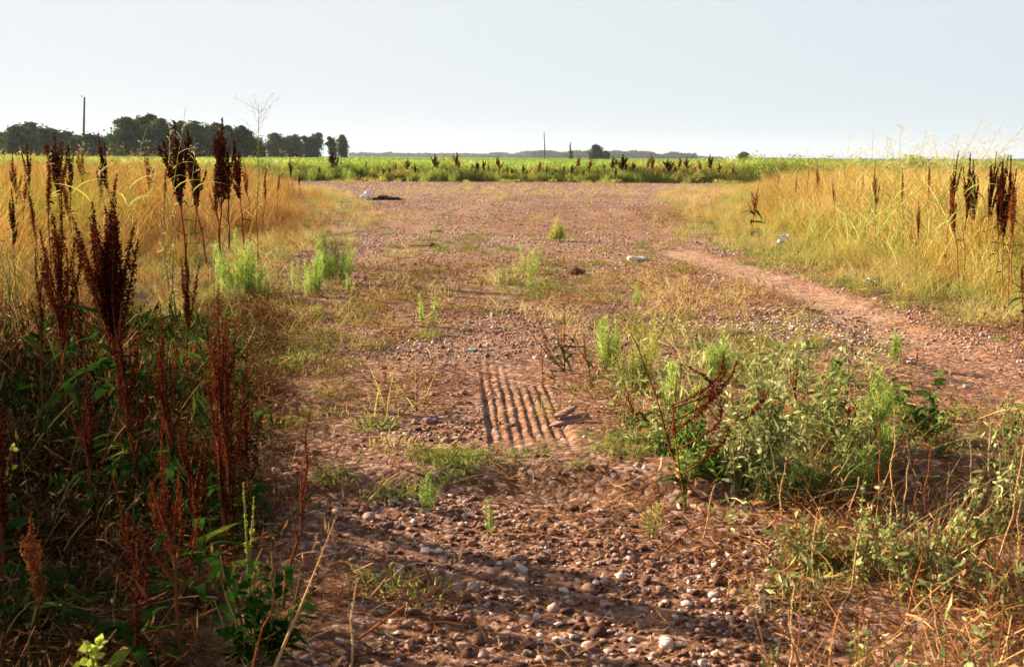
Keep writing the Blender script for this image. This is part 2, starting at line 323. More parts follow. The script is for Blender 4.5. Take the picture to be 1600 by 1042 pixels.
# ------------------------------------------------------------------ linking helpers
def link(o): S.collection.objects.link(o); return o
def tag(o, label=None, cat=None, group=None, kind=None):
    if label: o['label'] = label
    if cat: o['category'] = cat
    if group: o['group'] = group
    if kind: o['kind'] = kind
    return o
def thing(name, loc, label, cat, group=None, rz=0.0, sc=1.0):
    o = link(bpy.data.objects.new(name, None)); o.location = loc; o.rotation_euler = (0, 0, rz); o.scale = (sc, sc, sc)
    o.empty_display_size = .05
    return tag(o, label, cat, group)
def part(name, b, mat, parent, smooth=False):
    if not b.n: return None
    o = link(bpy.data.objects.new(name, b.mesh(name, mat, smooth))); o.parent = parent; return o
def copy_tree(o, loc, rz, sc, label, group=None, tilt=(0, 0)):
    c = o.copy(); link(c); c.location = loc; c.rotation_euler = (tilt[0], tilt[1], rz); c.scale = (sc, sc, sc) if np.ndim(sc) == 0 else sc
    c['label'] = label
    if group: c['group'] = group
    for ch in o.children:
        d = ch.copy(); link(d); d.parent = c
    return c

def scatter(name, label, protos, P, rz, sc, itint, tilt=None, sz=None):
    """one 'stuff' object: geometry nodes put a random tuft / stone / leaf clump on every point"""
    n = len(P); me = bpy.data.meshes.new(name); me.vertices.add(n); me.vertices.foreach_set('co', np.asarray(P, np.float32).ravel())
    rot = np.zeros((n, 3), np.float32); rot[:, 2] = rz
    if tilt is not None: rot[:, 0] = tilt[0]; rot[:, 1] = tilt[1]
    s3 = np.repeat(np.asarray(sc, np.float32)[:, None], 3, 1)
    if sz is not None: s3[:, 2] *= sz
    for nm, ty, v in (('irot', 'FLOAT_VECTOR', rot), ('iscl', 'FLOAT_VECTOR', s3)):
        a = me.attributes.new(nm, ty, 'POINT'); a.data.foreach_set('vector', v.ravel())
    a = me.attributes.new('itint', 'FLOAT', 'POINT'); a.data.foreach_set('value', np.asarray(itint, np.float32))
    a = me.attributes.new('ipick', 'INT', 'POINT'); a.data.foreach_set('value', rng.integers(0, len(protos), n).astype(np.int32))
    o = link(bpy.data.objects.new(name, me)); tag(o, label, None, None, 'stuff')
    col = bpy.data.collections.new(name+'_source')
    for k, (b, mt) in enumerate(protos):
        po = bpy.data.objects.new('%s_piece_%02d' % (name, k), b.mesh(name, mt)); col.objects.link(po)
    ng = bpy.data.node_groups.new(name, 'GeometryNodeTree')
    ng.interface.new_socket('Geometry', in_out='INPUT', socket_type='NodeSocketGeometry'); ng.interface.new_socket('Geometry', in_out='OUTPUT', socket_type='NodeSocketGeometry')
    gi = ng.nodes.new('NodeGroupInput'); go = ng.nodes.new('NodeGroupOutput'); ip = ng.nodes.new('GeometryNodeInstanceOnPoints')
    ci = ng.nodes.new('GeometryNodeCollectionInfo'); ci.inputs[0].default_value = col; ci.inputs[1].default_value = True; ci.inputs[2].default_value = True
    def na(nm, ty):
        q = ng.nodes.new('GeometryNodeInputNamedAttribute'); q.data_type = ty; q.inputs[0].default_value = nm; return q.outputs[0]
    Lk = ng.links
    Lk.new(gi.outputs[0], ip.inputs['Points']); Lk.new(ci.outputs[0], ip.inputs['Instance']); ip.inputs['Pick Instance'].default_value = True
    Lk.new(na('ipick', 'INT'), ip.inputs['Instance Index']); Lk.new(na('irot', 'FLOAT_VECTOR'), ip.inputs['Rotation']); Lk.new(na('iscl', 'FLOAT_VECTOR'), ip.inputs['Scale'])
    Lk.new(ip.outputs[0], go.inputs[0])
    md = o.modifiers.new('scatter', 'NODES'); md.node_group = ng
    return o
def spread(x0, x1, y0, y1, dens):
    """points over a fan-shaped plot, dens(y) per square metre, x range grows with y"""
    out = []; y = y0
    while y < y1:
        dy = max(.5, y*.08); d = dens(y+dy/2); a0, a1 = x0(y+dy/2), x1(y+dy/2); n = int((a1-a0)*dy*d)
        out.append(np.stack([U(a0, a1, n), U(y, y+dy, n)], 1)); y += dy
    return np.concatenate(out)
# ================================================================== SETTING
def axis_x():
    a = [0.0]; 
    while a[-1] < 2200:
        v = a[-1]; a.append(v+(.0075 if v < .46 else .02 if v < 2.6 else min(400, .02+(v-2.6)*.045)))
    neg = [0.0]
    while neg[-1] < 2200:
        v = neg[-1]; neg.append(v+(.0075 if v < .28 else .02 if v < 2.6 else min(400, .02+(v-2.6)*.045)))
    return np.array([-v for v in neg[:0:-1]]+a)
def axis_y():
    a = list(np.arange(-2200, -200, 400))+list(np.arange(-200, -12, 25))+list(np.arange(-12, 2.0, .5)); a.append(2.0)
    while a[-1] < 2200:
        v = a[-1]; a.append(v+(.02 if v < 4.3 else .0105 if v < 6.5 else min(500, .02+(v-6.5)*.012)))
    return np.array(a)
ax, ay = axis_x(), axis_y(); X, Y = np.meshgrid(ax, ay)
Z = Hn(X, Y)
pxv, pyv = proj(X, np.maximum(Y, .5))
lt, rt, rl, npx, npy = zones(X, Y)
pale = .20+.42*sstep(5.5, 9, Y)*sstep(.35, .65, fbm(X*.9, Y*.5, 3, 51))
pale = np.maximum(pale, sstep(.34, .14, seg_dist(X, Y, TRAIL)+(fbm(X*3, Y*3, 3, 52)-.5)*.25)*sstep(5.2, 9, Y))
pale = np.maximum(pale, .85*sstep(34, 38, Y+(fbm(X*.5, Y*.5, 3, 53)-.5)*6)*sstep(60, 55, Y))
pale = np.maximum(pale, .30*track_mask(X, Y))
pale = np.where(npx < 560, pale*.5, pale)
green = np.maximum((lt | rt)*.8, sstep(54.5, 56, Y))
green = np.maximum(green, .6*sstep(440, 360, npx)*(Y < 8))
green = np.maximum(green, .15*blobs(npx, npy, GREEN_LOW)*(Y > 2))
V = np.stack([X, Y, Z], -1).reshape(-1, 3); nx, ny = len(ax), len(ay)
i = (np.arange(ny-1)[:, None]*nx+np.arange(nx-1)[None]); Q = np.stack([i, i+1, i+nx+1, i+nx], -1)
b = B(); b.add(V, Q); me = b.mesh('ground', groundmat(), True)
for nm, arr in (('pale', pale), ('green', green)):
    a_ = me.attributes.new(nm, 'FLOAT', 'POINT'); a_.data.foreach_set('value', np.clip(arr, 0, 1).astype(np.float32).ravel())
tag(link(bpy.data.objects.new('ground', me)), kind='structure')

# ------------------------------------------------------------------ grass tufts
def tuft(n, rad, h0, h1, w0, w1, lean=.35, droop=.35, heads=0, hs_=.008, mat='straw', segs=3, a0=0, a1=1, up=1.0):
    b = B(); th = U(0, 6.283, n); r = rad*np.sqrt(U(0, 1, n)); P = np.stack([r*np.cos(th), r*np.sin(th), np.full(n, -.02)], 1)
    D = np.stack([rng.normal(size=n)*lean, rng.normal(size=n)*lean, np.full(n, up)], 1); D = norm(D)
    hz = norm(np.stack([D[:, 0], D[:, 1], np.zeros(n)], 1)); C = hz*U(0, droop, n)[:, None]-np.array([0, 0, 1])*U(0, droop*.5, n)[:, None]
    L = U(h0, h1, n); ribbons(b, P, D, L, C, U(w0, w1, n), segs, 'blade', a=U(a0, a1, n))
    if heads:
        k = rng.choice(n, int(n*heads), replace=False); t = U(.72, 1.02, (len(k), 9))
        for j in range(9):
            tt = t[:, j:j+1]; c = P[k]+L[k, None]*(D[k]*tt+C[k]*tt*tt)+rng.normal(size=(len(k), 3))*.007
            flakes(b, c, U(hs_, hs_*2, len(k)), .45, a=U(.5, 1, len(k)))
    return (b, M[mat])
def hts(x, y, E, h0=.35):      # taller away from the edge
    d = seg_dist(x, y, E); return h0+(1-h0)*sstep(0, 2.6, d)
# tall grass, both sides of the drive
prot = [tuft(62, .24, .35, 1.15, .004, .011, .26, .6, heads=.3, hs_=.010) for _ in range(5)]
P = spread(lambda y: -.62*y-3, lambda y: .0*y, 5.0, 56, lambda y: 17 if y < 14 else 12 if y < 25 else 5)
lt = zones(P[:, 0], P[:, 1])[0]; P = P[lt & ((fbm(P[:, 0]*1.5, P[:, 1]*.9, 3, 111) > .40) | (U(0, 1, len(P)) < .3))]; hh = hts(P[:, 0], P[:, 1], LEFT_EDGE, .30)*U(.5, 1.25, len(P))*(.75+.55*fbm(P[:, 0]*.9, P[:, 1]*.7, 3, 65))
gn = np.clip(sstep(.52, .72, fbm(P[:, 0]*.5, P[:, 1]*.35, 3, 61))*.8+rng.normal(size=len(P))*.15, 0, 1)
prot += [tuft(55, .22, .25, .95, .004, .010, .35, .7, heads=.3, mat='brownweed') for _ in range(2)]
prot += [tuft(50, .24, .20, .80, .004, .012, .6, 1.0, heads=.3, mat='brownweed') for _ in range(2)]
scatter('tall_grass', 'dense golden tall grass on the left side of the drive', prot, np.stack([P[:, 0], P[:, 1], Hn(P[:, 0], P[:, 1])], 1), U(0, 6.28, len(P)), hh, gn)
M['straw_yellow'] = leafmat('yellow_grass', [(0, (.10, .036, .008)), (.3, (.32, .15, .035)), (.6, (.58, .38, .115)), (1, (.80, .66, .34))], [(0, (.11, .13, .015)), (.5, (.34, .35, .05)), (1, (.66, .60, .18))], transl=.28, nscale=1.6)
prot = [tuft(58, .26, .35, 1.15, .004, .011, .26, .6, heads=.25, hs_=.010, mat='straw_yellow') for _ in range(5)]
P = spread(lambda y: .1*y, lambda y: .62*y+3, 7.0, 56, lambda y: 15 if y < 14 else 11 if y < 25 else 5)
rt = zones(P[:, 0], P[:, 1])[1]; P = P[rt & ((fbm(P[:, 0]*1.5, P[:, 1]*.9, 3, 112) > .40) | (U(0, 1, len(P)) < .3))]; hh = hts(P[:, 0], P[:, 1], RIGHT_EDGE, .28)*U(.5, 1.25, len(P))*(.8+.5*fbm(P[:, 0]*.9, P[:, 1]*.7, 3, 66))
prot += [tuft(55, .22, .25, .9, .004, .010, .35, .7, heads=.3, mat='brownweed')]
gn = np.clip(sstep(.48, .75, fbm(P[:, 0]*.6, P[:, 1]*.4, 3, 62))*.6+.35*sstep(2, .3, seg_dist(P[:, 0], P[:, 1], RIGHT_EDGE)), 0, 1)
prot += [tuft(50, .24, .20, .80, .004, .012, .6, 1.0, heads=.3, mat='brownweed'), tuft(40, .22, .3, .95, .006, .014, .3, .7, mat='blade')]
scatter('tall_grass', 'sunlit yellow and green tall grass on the right side of the drive', prot, np.stack([P[:, 0], P[:, 1], Hn(P[:, 0], P[:, 1])], 1), U(0, 6.28, len(P)), hh, gn)
# lower straw grass at the right edge of the drive and by the road
prot = [tuft(40, .16, .08, .32, .0025, .006, .5, .6, heads=.2, hs_=.006, mat='strawpale') for _ in range(4)]
P = spread(lambda y: -.45*y-1, lambda y: .6*y+2, 5, 52, lambda y: 24 if y < 16 else 10)
_, rt, rl, npx, npy = zones(P[:, 0], P[:, 1]); dl = seg_dist(P[:, 0], P[:, 1], LEFT_EDGE)
keep = (rl & (U(0, 1, len(P)) < .8)) | ((dl < .7) & (U(0, 1, len(P)) < .7)) | ((abs(P[:, 1]-36) < 4) & (U(0, 1, len(P)) < .05)) | (U(0, 1, len(P)) < .22*blobs(npx, npy, STRAW_LOW))|(U(0, 1, len(P)) < .10*sstep(400, 450, npy)*sstep(560, 520, npy))
P = P[keep & (seg_dist(P[:, 0], P[:, 1], TRAIL) > .38)]
scatter('low_straw_grass', 'short straw coloured grass fringing the drive', prot, np.stack([P[:, 0], P[:, 1], Hn(P[:, 0], P[:, 1])], 1), U(0, 6.28, len(P)), U(.5, 1.1, len(P)), np.clip(sstep(.4, .65, fbm(P[:, 0]*1.2, P[:, 1]*.7, 3, 63)), 0, .9))
# dry tangle of the left foreground and outside the frame on the left
def tangle(n, rad, l0, l1, up, mat='tangle'):
    b = B(); th = U(0, 6.283, n); r = rad*np.sqrt(U(0, 1, n)); P = np.stack([r*np.cos(th), r*np.sin(th), U(-.01, .10, n)], 1)
    D = norm(np.stack([rng.normal(size=n), rng.normal(size=n), U(0, up, n)], 1)); C = rng.normal(size=(n, 3))*.22-np.array([0, 0, .15])
    ribbons(b, P, D, U(l0, l1, n), C, U(.0018, .0052, n), 3, 'stalk')
    m = n//2; P2 = P[:m]+np.array([0, 0, 1])*U(0, .12, m)[:, None]; ribbons(b, P2, rng.normal(size=(m, 3))+np.array([0, 0, .6]), U(.015, .05, m), rng.normal(size=(m, 3))*.3, U(.004, .010, m), 2, 'leaf')
    return (b, M[mat])
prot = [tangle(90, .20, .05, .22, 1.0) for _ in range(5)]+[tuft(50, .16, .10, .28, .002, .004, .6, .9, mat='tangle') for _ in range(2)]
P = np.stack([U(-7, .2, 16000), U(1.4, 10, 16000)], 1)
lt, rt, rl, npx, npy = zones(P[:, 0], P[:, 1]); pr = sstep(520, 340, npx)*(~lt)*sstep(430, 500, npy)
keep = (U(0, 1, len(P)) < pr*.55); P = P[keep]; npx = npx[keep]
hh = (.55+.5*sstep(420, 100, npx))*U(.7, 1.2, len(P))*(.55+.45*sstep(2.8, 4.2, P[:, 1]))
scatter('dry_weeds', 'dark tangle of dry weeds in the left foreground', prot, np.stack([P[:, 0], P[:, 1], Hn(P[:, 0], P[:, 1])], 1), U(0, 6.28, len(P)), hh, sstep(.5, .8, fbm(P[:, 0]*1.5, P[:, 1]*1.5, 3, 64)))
# same kind of litter, thin, on the drive and the right foreground
prot = [tangle(34, .20, .03, .16, .35) for _ in range(5)]
P = spread(lambda y: -.5*y-1, lambda y: .6*y+2, 2.2, 26, lambda y: 60 if y < 6 else 26 if y < 12 else 9)
lt, rt, rl, npx, npy = zones(P[:, 0], P[:, 1])
pr = .20+.55*sstep(360, 430, npy)*sstep(560, 520, npy)*sstep(.35, .6, fbm(P[:, 0]*1.1, P[:, 1]*.7, 3, 73))+.55*blobs(npx, npy, STRAW_LOW)+.12*sstep(1120, 1300, npx)*(npy > 640)+.3*sstep(560, 420, npx)-.20*blobs(npx, npy, [(690, 590, 90, 50), (820, 620, 60, 80), (880, 850, 150, 60)])
pr = pr*sstep(.28, .40, seg_dist(P[:, 0], P[:, 1], TRAIL))*(track_mask(P[:, 0], P[:, 1]) < .3)
keep = (U(0, 1, len(P)) < pr)&~lt&~rt; P = P[keep]
M['litter'] = leafmat('straw_litter', [(0, (.07, .022, .010)), (.45, (.20, .085, .032)), (.75, (.44, .25, .10)), (1, (.70, .52, .28))], transl=.15, nscale=3)
for b_, m_ in list(prot): pass
prot = [(b_, M['litter']) for b_, m_ in prot]
scatter('straw_litter', 'dry straw and stem bits strewn over the bare drive', prot, np.stack([P[:, 0], P[:, 1], Hn(P[:, 0], P[:, 1])-.005], 1), U(0, 6.28, len(P)), U(.5, 1.2, len(P)), U(0, 1, len(P)))
# low green ground cover
def mat_cover(n, rad, h, mat='greenlow'):
    b = B(); th = U(0, 6.283, n); r = rad*np.sqrt(U(0, 1, n)); P = np.stack([r*np.cos(th), r*np.sin(th), U(0, h, n)*(1-(r/rad)**2*.7)], 1)
    ribbons(b, P, rng.normal(size=(n, 3))+np.array([0, 0, .7]), U(.012, .05, n), rng.normal(size=(n, 3))*.3, U(.003, .009, n), 2, 'leaf'); return (b, M[mat])
prot = [mat_cover(130, .11, .035) for _ in range(4)]+[tuft(60, .09, .03, .11, .002, .005, .7, .5, mat='greenlow') for _ in range(3)]
P = spread(lambda y: -.5*y-1, lambda y: .6*y+2, 2.2, 24, lambda y: 110 if y < 8 else 34)
lt, rt, rl, npx, npy = zones(P[:, 0], P[:, 1])
pr = blobs(npx, npy, GREEN_LOW)*sstep(.40, .56, fbm(P[:, 0]*3, P[:, 1]*3, 3, 71))*1.0+.50*sstep(370, 420, npy)*sstep(590, 550, npy)*sstep(.42, .62, fbm(P[:, 0]*1.5, P[:, 1]*.9, 3, 74))+.03*(npy < 560)+.10*sstep(500, 380, npx)
pr = pr*(1-.9*blobs(npx, npy, BARE[:3])); pr = pr*(track_mask(P[:, 0], P[:, 1]) < .2)
pr = np.where(rl, pr+.12, pr)*sstep(.3, .45, seg_dist(P[:, 0], P[:, 1], TRAIL))
keep = (U(0, 1, len(P)) < pr)&~lt; P = P[keep]; print('cover', len(P))
scatter('low_ground_cover', 'low green creeping weeds in patches on the drive', prot, np.stack([P[:, 0], P[:, 1], Hn(P[:, 0], P[:, 1])], 1), U(0, 6.28, len(P)), U(.45, 1.15, len(P)), sstep(.35, .7, fbm(P[:, 0]*2, P[:, 1]*2, 3, 72)))
# ------------------------------------------------------------------ gravel
import bmesh
def stone(sub, flat, jag, seed):
    bm = bmesh.new(); bmesh.ops.create_icosphere(bm, subdivisions=sub, radius=.5)
    from mathutils import noise
    k = Vector((seed*3.1, seed*1.7, seed*.3)); sx, sy = random.uniform(.7, 1), random.uniform(.55, .9)
    for v in bm.verts:
        d = 1+jag*noise.noise(v.co*2.2+k)+jag*.4*noise.noise(v.co*5+k); v.co = Vector((v.co.x*sx*d, v.co.y*sy*d, v.co.z*flat*d))
    me = bpy.data.meshes.new('t'); bm.to_mesh(me); bm.free()
    V = np.array([v.co[:] for v in me.vertices]); T = np.array([p.vertices[:] for p in me.polygons]); bpy.data.meshes.remove(me)
    b = B(); b.add(V, T=T); return b
prot = [(stone(2, random.uniform(.3, .6), .65, k), M['pebble']) for k in range(9)]
P = spread(lambda y: -.3*y-.3, lambda y: .5*y+.6, 2.2, 8.5, lambda y: 3400 if y < 4.4 else 2000)
_, _, _, npx, npy = zones(P[:, 0], P[:, 1])
pr = .12+.95*blobs(npx, npy, [(820, 860, 260, 90), (980, 960, 300, 110), (700, 1000, 200, 60), (690, 660, 90, 26), (1240, 960, 160, 80), (640, 780, 120, 40), (700, 790, 130, 30), (1150, 880, 160, 60)])+.18*(npy < 560)
pr *= .35+.9*sstep(.3, .6, fbm(P[:, 0]*6, P[:, 1]*6, 3, 81)); pr = pr*np.where(npx < 520, .25, 1)*np.where((npx > 1300)&(npy>600), .35, 1)
pr *= (track_mask(P[:, 0], P[:, 1]) < .15)*.97+.03
keep = U(0, 1, len(P)) < pr; P = P[keep]; n = len(P); print('stones', n)
sc_ = np.exp(rng.normal(size=n)*.52)*.0120; sc_ = np.minimum(sc_, .048)*(1+.15*(P[:, 1] < 3.4))
scatter('gravel', 'rounded reddish pebbles loose on the near ground', prot, np.stack([P[:, 0], P[:, 1], Hn(P[:, 0], P[:, 1])+sc_*.12], 1), U(0, 6.28, n), sc_, np.clip(rng.normal(size=n)*.27+.32, 0, .95), tilt=(rng.normal(size=n)*.25, rng.normal(size=n)*.25))
prot = [(stone(1, random.uniform(.5, .8), .4, k+20), M['pebble']) for k in range(6)]
P = spread(lambda y: -.35*y, lambda y: .5*y+.5, 6.5, 54, lambda y: 600 if y < 10 else 420 if y < 18 else 150 if y < 34 else 80)
lt, rt, _, npx, npy = zones(P[:, 0], P[:, 1])
pr = sstep(.25, .6, fbm(P[:, 0]*.9, P[:, 1]*.5, 3, 82))*.9+.15; pr = np.where(P[:, 1] > 33, 1, pr); pr = pr*(seg_dist(P[:, 0], P[:, 1], TRAIL)+.2*(fbm(P[:, 0]*2, P[:, 1]*2, 2, 83)-.5) > .32)
keep = (U(0, 1, len(P)) < pr)&~lt&~rt; P = P[keep]; n = len(P); print('far stones', n)
sc_ = np.minimum(np.exp(rng.normal(size=n)*.4)*.015*(1+P[:, 1]*.022), .08)
scatter('gravel', 'pinkish grey gravel over the drive and road', prot, np.stack([P[:, 0], P[:, 1], Hn(P[:, 0], P[:, 1])+sc_*.10], 1), U(0, 6.28, n), sc_, np.clip(rng.normal(size=n)*.22+.46, 0, .9))
# pale chips around the trail
P = np.stack([U(1.3, 3.4, 2600), U(6.2, 9.3, 2600)], 1); _, _, _, npx, npy = zones(P[:, 0], P[:, 1])
keep = U(0, 1, len(P)) < blobs(npx, npy, [(1200, 505, 110, 16), (1270, 520, 90, 12)])*.6; P = P[keep]; n = len(P)
sc_ = U(.012, .04, n)
scatter('white_chips', 'white stone chips beside the pale wheel track', [(b_, M['whitestone']) for b_, _ in prot], np.stack([P[:, 0], P[:, 1], Hn(P[:, 0], P[:, 1])+.004], 1), U(0, 6.28, n), sc_, U(0, .4, n), sz=.4)

# ------------------------------------------------------------------ field edge, crop, far wood
def leafclump(n, rad, h, l0, l1, w, mat, upb=.6, a0=0, a1=1):
    b = B(); th = U(0, 6.283, n); r = rad*np.sqrt(U(0, 1, n)); z = h*np.sqrt(U(0.02, 1, n))*(1-.35*(r/rad)**2); P = np.stack([r*np.cos(th), r*np.sin(th), z], 1)
    ribbons(b, P, rng.normal(size=(n, 3))+np.array([0, 0, upb]), U(l0, l1, n), rng.normal(size=(n, 3))*.25, U(w*.7, w*1.3, n), 2, 'leaf', a=U(a0, a1, n)); return (b, M[mat])
prot = [leafclump(130, .38, .85, .06, .16, .04, 'edge') for _ in range(4)]+[tuft(70, .30, .5, 1.05, .010, .018, .2, .3, mat='edge') for _ in range(3)]
P = np.stack([U(-26, 75, 5200), 54.6+np.abs(rng.normal(size=5200))*2.0-.9*(U(0, 1, 5200) < .08)], 1)
hh = U(.5, 1.4, len(P))*(.75+.5*fbm(P[:, 0]*.35, P[:, 1]*.2, 3, 91))*(1+.25*(P[:, 0] > 12)); hh = np.where(P[:, 1] < 55.6, hh*.6, hh)
scatter('field_edge_weeds', 'green and yellow weeds along the far side of the road', prot, np.stack([P[:, 0], P[:, 1], 0*hh], 1), U(0, 6.28, len(P)), hh, sstep(.45, .75, fbm(P[:, 0]*.5, P[:, 1]*.5, 3, 92))*U(.3, 1, len(P)))
prot = [leafclump(110, .45, .84, .07, .15, .09, 'crop', .9) for _ in range(5)]
rows = np.arange(58.5, 118, .95); P = []
for y in rows:
    x = np.arange(-.45*y-30, .60*y+20, .62 if y < 80 else .8); P.append(np.stack([x+U(-.15, .15, len(x)), np.full(len(x), y)+U(-.1, .1, len(x))], 1))
P = np.concatenate(P)
scatter('soybean_crop', 'green crop in rows on the field beyond the road', prot, np.stack([P[:, 0], P[:, 1], 0*P[:, 0]], 1), U(0, 6.28, len(P)), U(.86, 1.06, len(P))*(.9+.2*fbm(P[:, 0]*.05, P[:, 1]*.05, 2, 93)), U(0, 1, len(P)))
# crop canopy farther off, thick slab of foliage with a bumpy top
gx = np.linspace(-900, 1100, 700); gy = 117*np.exp(np.linspace(0, math.log(1250/117), 150)); X, Y = np.meshgrid(gx, gy)
Z = .80+(fbm(X*.35, Y*.25, 3, 94)-.5)*.30+(fbm(X*.02, Y*.02, 2, 95)-.5)*.25
V = np.stack([X, Y, Z], -1).reshape(-1, 3); nx, ny = len(gx), len(gy); i = (np.arange(ny-1)[:, None]*nx+np.arange(nx-1)[None])
b = B(); b.add(V, np.stack([i, i+1, i+nx+1, i+nx], -1), a=.45+.3*(fbm(X*.1, Y*.05, 3, 96).ravel()-.5)); n0 = np.arange(nx-1)
Vf = V[:nx].copy(); Vf[:, 2] = 0; b.add(np.concatenate([V[:nx], Vf]), np.stack([n0, n0+nx, n0+nx+1, n0+1], -1), a=.3)
o = link(bpy.data.objects.new('crop_canopy', b.mesh('crop_canopy', M['crop']))); tag(o, 'far green crop reaching to the horizon', kind='stuff')
# ------------------------------------------------------------------ trees
def tree_mesh(h, rad, n, seed, base=.12, leaf=.5):
    b = B(); t = B(); nb = rng.integers(15, 22)
    for k in range(nb):
        z = h*(base+.14+(.90-base-.14)*(k+U(0, 1))/nb); f = 1-((z/h-.42)/.60)**2; th = U(0, 6.283); r = rad*.60*max(f, .12)*math.sqrt(U(.1, 1))
        c = np.array([r*math.cos(th), r*math.sin(th), z]); br = rad*U(.34, .62)*max(f, .42); m = n//nb
        q = norm(rng.normal(size=(m, 3)))*br*(U(.25, 1, m)**.5)[:, None]*np.array([1, 1, .85]); q *= (1+.45*np.sin(q[:, :1]*2.3+k)*np.cos(q[:, 2:]*2.9+k)+.25*rng.exponential(.5, (m, 1)))
        # ragged sprays sticking out
        flakes(b, c+q, U(leaf*.5, leaf, m), .7, a=np.clip(U(0, .7)+rng.normal(size=m)*.18, 0, 1))
        tube(t, [np.array([0, 0, h*.12+z*.25]), c*[.4, .4, .75], c], [h*.008, h*.005, h*.002], 4)
    tube(t, path([0, 0, -.2], [U(-.05, .05), U(-.05, .05), 1], h*.85, [0, 0, 0], 6, .015), np.linspace(h*.020, h*.004, 6), 6)
    return b.mesh('crown', M['tree']), t.mesh('trunk', M['bark'])
TV = [tree_mesh(1*H_, R_, 5200, k, bs_, .78) for k, (H_, R_, bs_) in enumerate([(11, 4.6, .0), (12, 3.9, .03), (9, 4.4, -.05), (10, 3.2, .04), (7, 4.0, -.08)])]
TH = [11, 12, 9, 10, 7]
def tree(px, ptop, D, v, label, group, sx=1.0, name='tree'):
    p = at(px, 243, D); top = at(px, ptop, D)[2]; s = top/TH[v]/.98
    o = thing(name, (p[0], D, 0), label, 'tree', group, U(0, 6.28)); o.scale = (s*sx, s*sx, s)
    for nm, me in (('crown', TV[v][0]), ('trunk', TV[v][1])):
        c = link(bpy.data.objects.new(nm, me)); c.parent = o
ORD = ['first', 'second', 'third', 'fourth', 'fifth', 'sixth', 'seventh', 'eighth', 'ninth', 'tenth', 'eleventh', 'twelfth', 'thirteenth', 'fourteenth', 'fifteenth', 'sixteenth', 'seventeenth', 'eighteenth', 'nineteenth', 'twentieth',
       'twenty-first', 'twenty-second', 'twenty-third', 'twenty-fourth', 'twenty-fifth', 'twenty-sixth', 'twenty-seventh', 'twenty-eighth', 'twenty-ninth', 'thirtieth', 'thirty-first', 'thirty-second', 'thirty-third', 'thirty-fourth', 'thirty-fifth', 'thirty-sixth', 'thirty-seventh', 'thirty-eighth', 'thirty-ninth', 'fortieth']
L1 = [(-30, 205, 240, 2), (8, 208, 250, 4), (32, 196, 230, 2), (55, 190, 240, 0), (78, 200, 240, 2), (100, 206, 250, 4), (122, 212, 240, 2), (145, 210, 245, 4), (165, 214, 250, 2)]
for k, (x, t_, D, v) in enumerate(L1): tree(x, t_, D, v, ORD[k]+' dark bushy tree from the left in the low wood at the left edge', 'trees of the low wood at far left', 1.25)
L2 = [(190, 200, 235, 3), (206, 182, 230, 0), (232, 176, 235, 1), (256, 184, 228, 0), (283, 187, 240, 1), (310, 188, 232, 0), (335, 190, 240, 1), (358, 195, 235, 0), (376, 194, 238, 3), (392, 212, 236, 4)]
for k, (x, t_, D, v) in enumerate(L2): tree(x, t_, D, v, ORD[k]+' tree from the left in the tall dark grove behind the dock seed heads', 'trees of the tall grove', 1.15)
L3 = [(434, 207, 300, 0), (458, 211, 305, 2), (478, 211, 300, 1), (496, 206, 302, 1), (517, 212, 300, 1), (534, 210, 303, 0)]
for k, (x, t_, D, v) in enumerate(L3): tree(x, t_, D, v, ORD[k]+' tree from the left in the small grove left of the open horizon', 'trees of the small grove', 1.12 if k < 4 else .78)
tree(931, 226, 420, 2, 'lone dark round tree on the horizon right of the dead trunk', None, 1.0)
tree(946, 236, 430, 4, 'low bush leaning against the lone dark round tree', None, 1.0, 'bush')
tree(1163, 238, 420, 4, 'small dark bush alone on the horizon right of centre', None, 1.5, 'bush')
# far woods, one mass each
def far_wood(spans, D, hs, label, cnt):
    b = B()
    for (x0, x1, t0, t1) in spans:
        n = int(cnt*(x1-x0)); px = U(x0, x1, n); xx = np.array([at(x0, 243, D)[0], at(x1, 243, D)[0]]); X = xx[0]+(px-x0)/(x1-x0)*(xx[1]-xx[0])
        th = CAM_Z+(245-(t0+(t1-t0)*(px-x0)/(x1-x0)))/F*D; bump = .30+.95*fbm(X*.045*1500/D, 0*X+hs, 4, 97)
        z = th*bump*U(.02, 1, n)**.8; yy = D+U(0, 60, n)
        flakes(b, np.stack([X, yy, z], 1), U(2.2, 4.5, n)*D/1500, .8, a=np.clip(fbm(X*.06, yy*.05, 2, 98)+rng.normal(size=n)*.15, 0, 1))
    tag(link(bpy.data.objects.new('far_wood', b.mesh('far_wood', M['tree']))), label, kind='stuff')
far_wood([(395, 425, 226, 228), (545, 640, 239, 239), (560, 610, 236, 237), (620, 760, 240, 238), (750, 860, 239, 233), (1060, 1130, 238, 243), (1180, 1330, 244, 245), (1330, 1640, 245, 243)], 2000, 3.3, 'thin blue line of far woods along the horizon', 26)
far_wood([(830, 900, 235, 231), (900, 1000, 231, 232), (1000, 1090, 232, 237)], 1600, 7.7, 'blue grey far wood behind the dead trunk and the lone tree', 45)
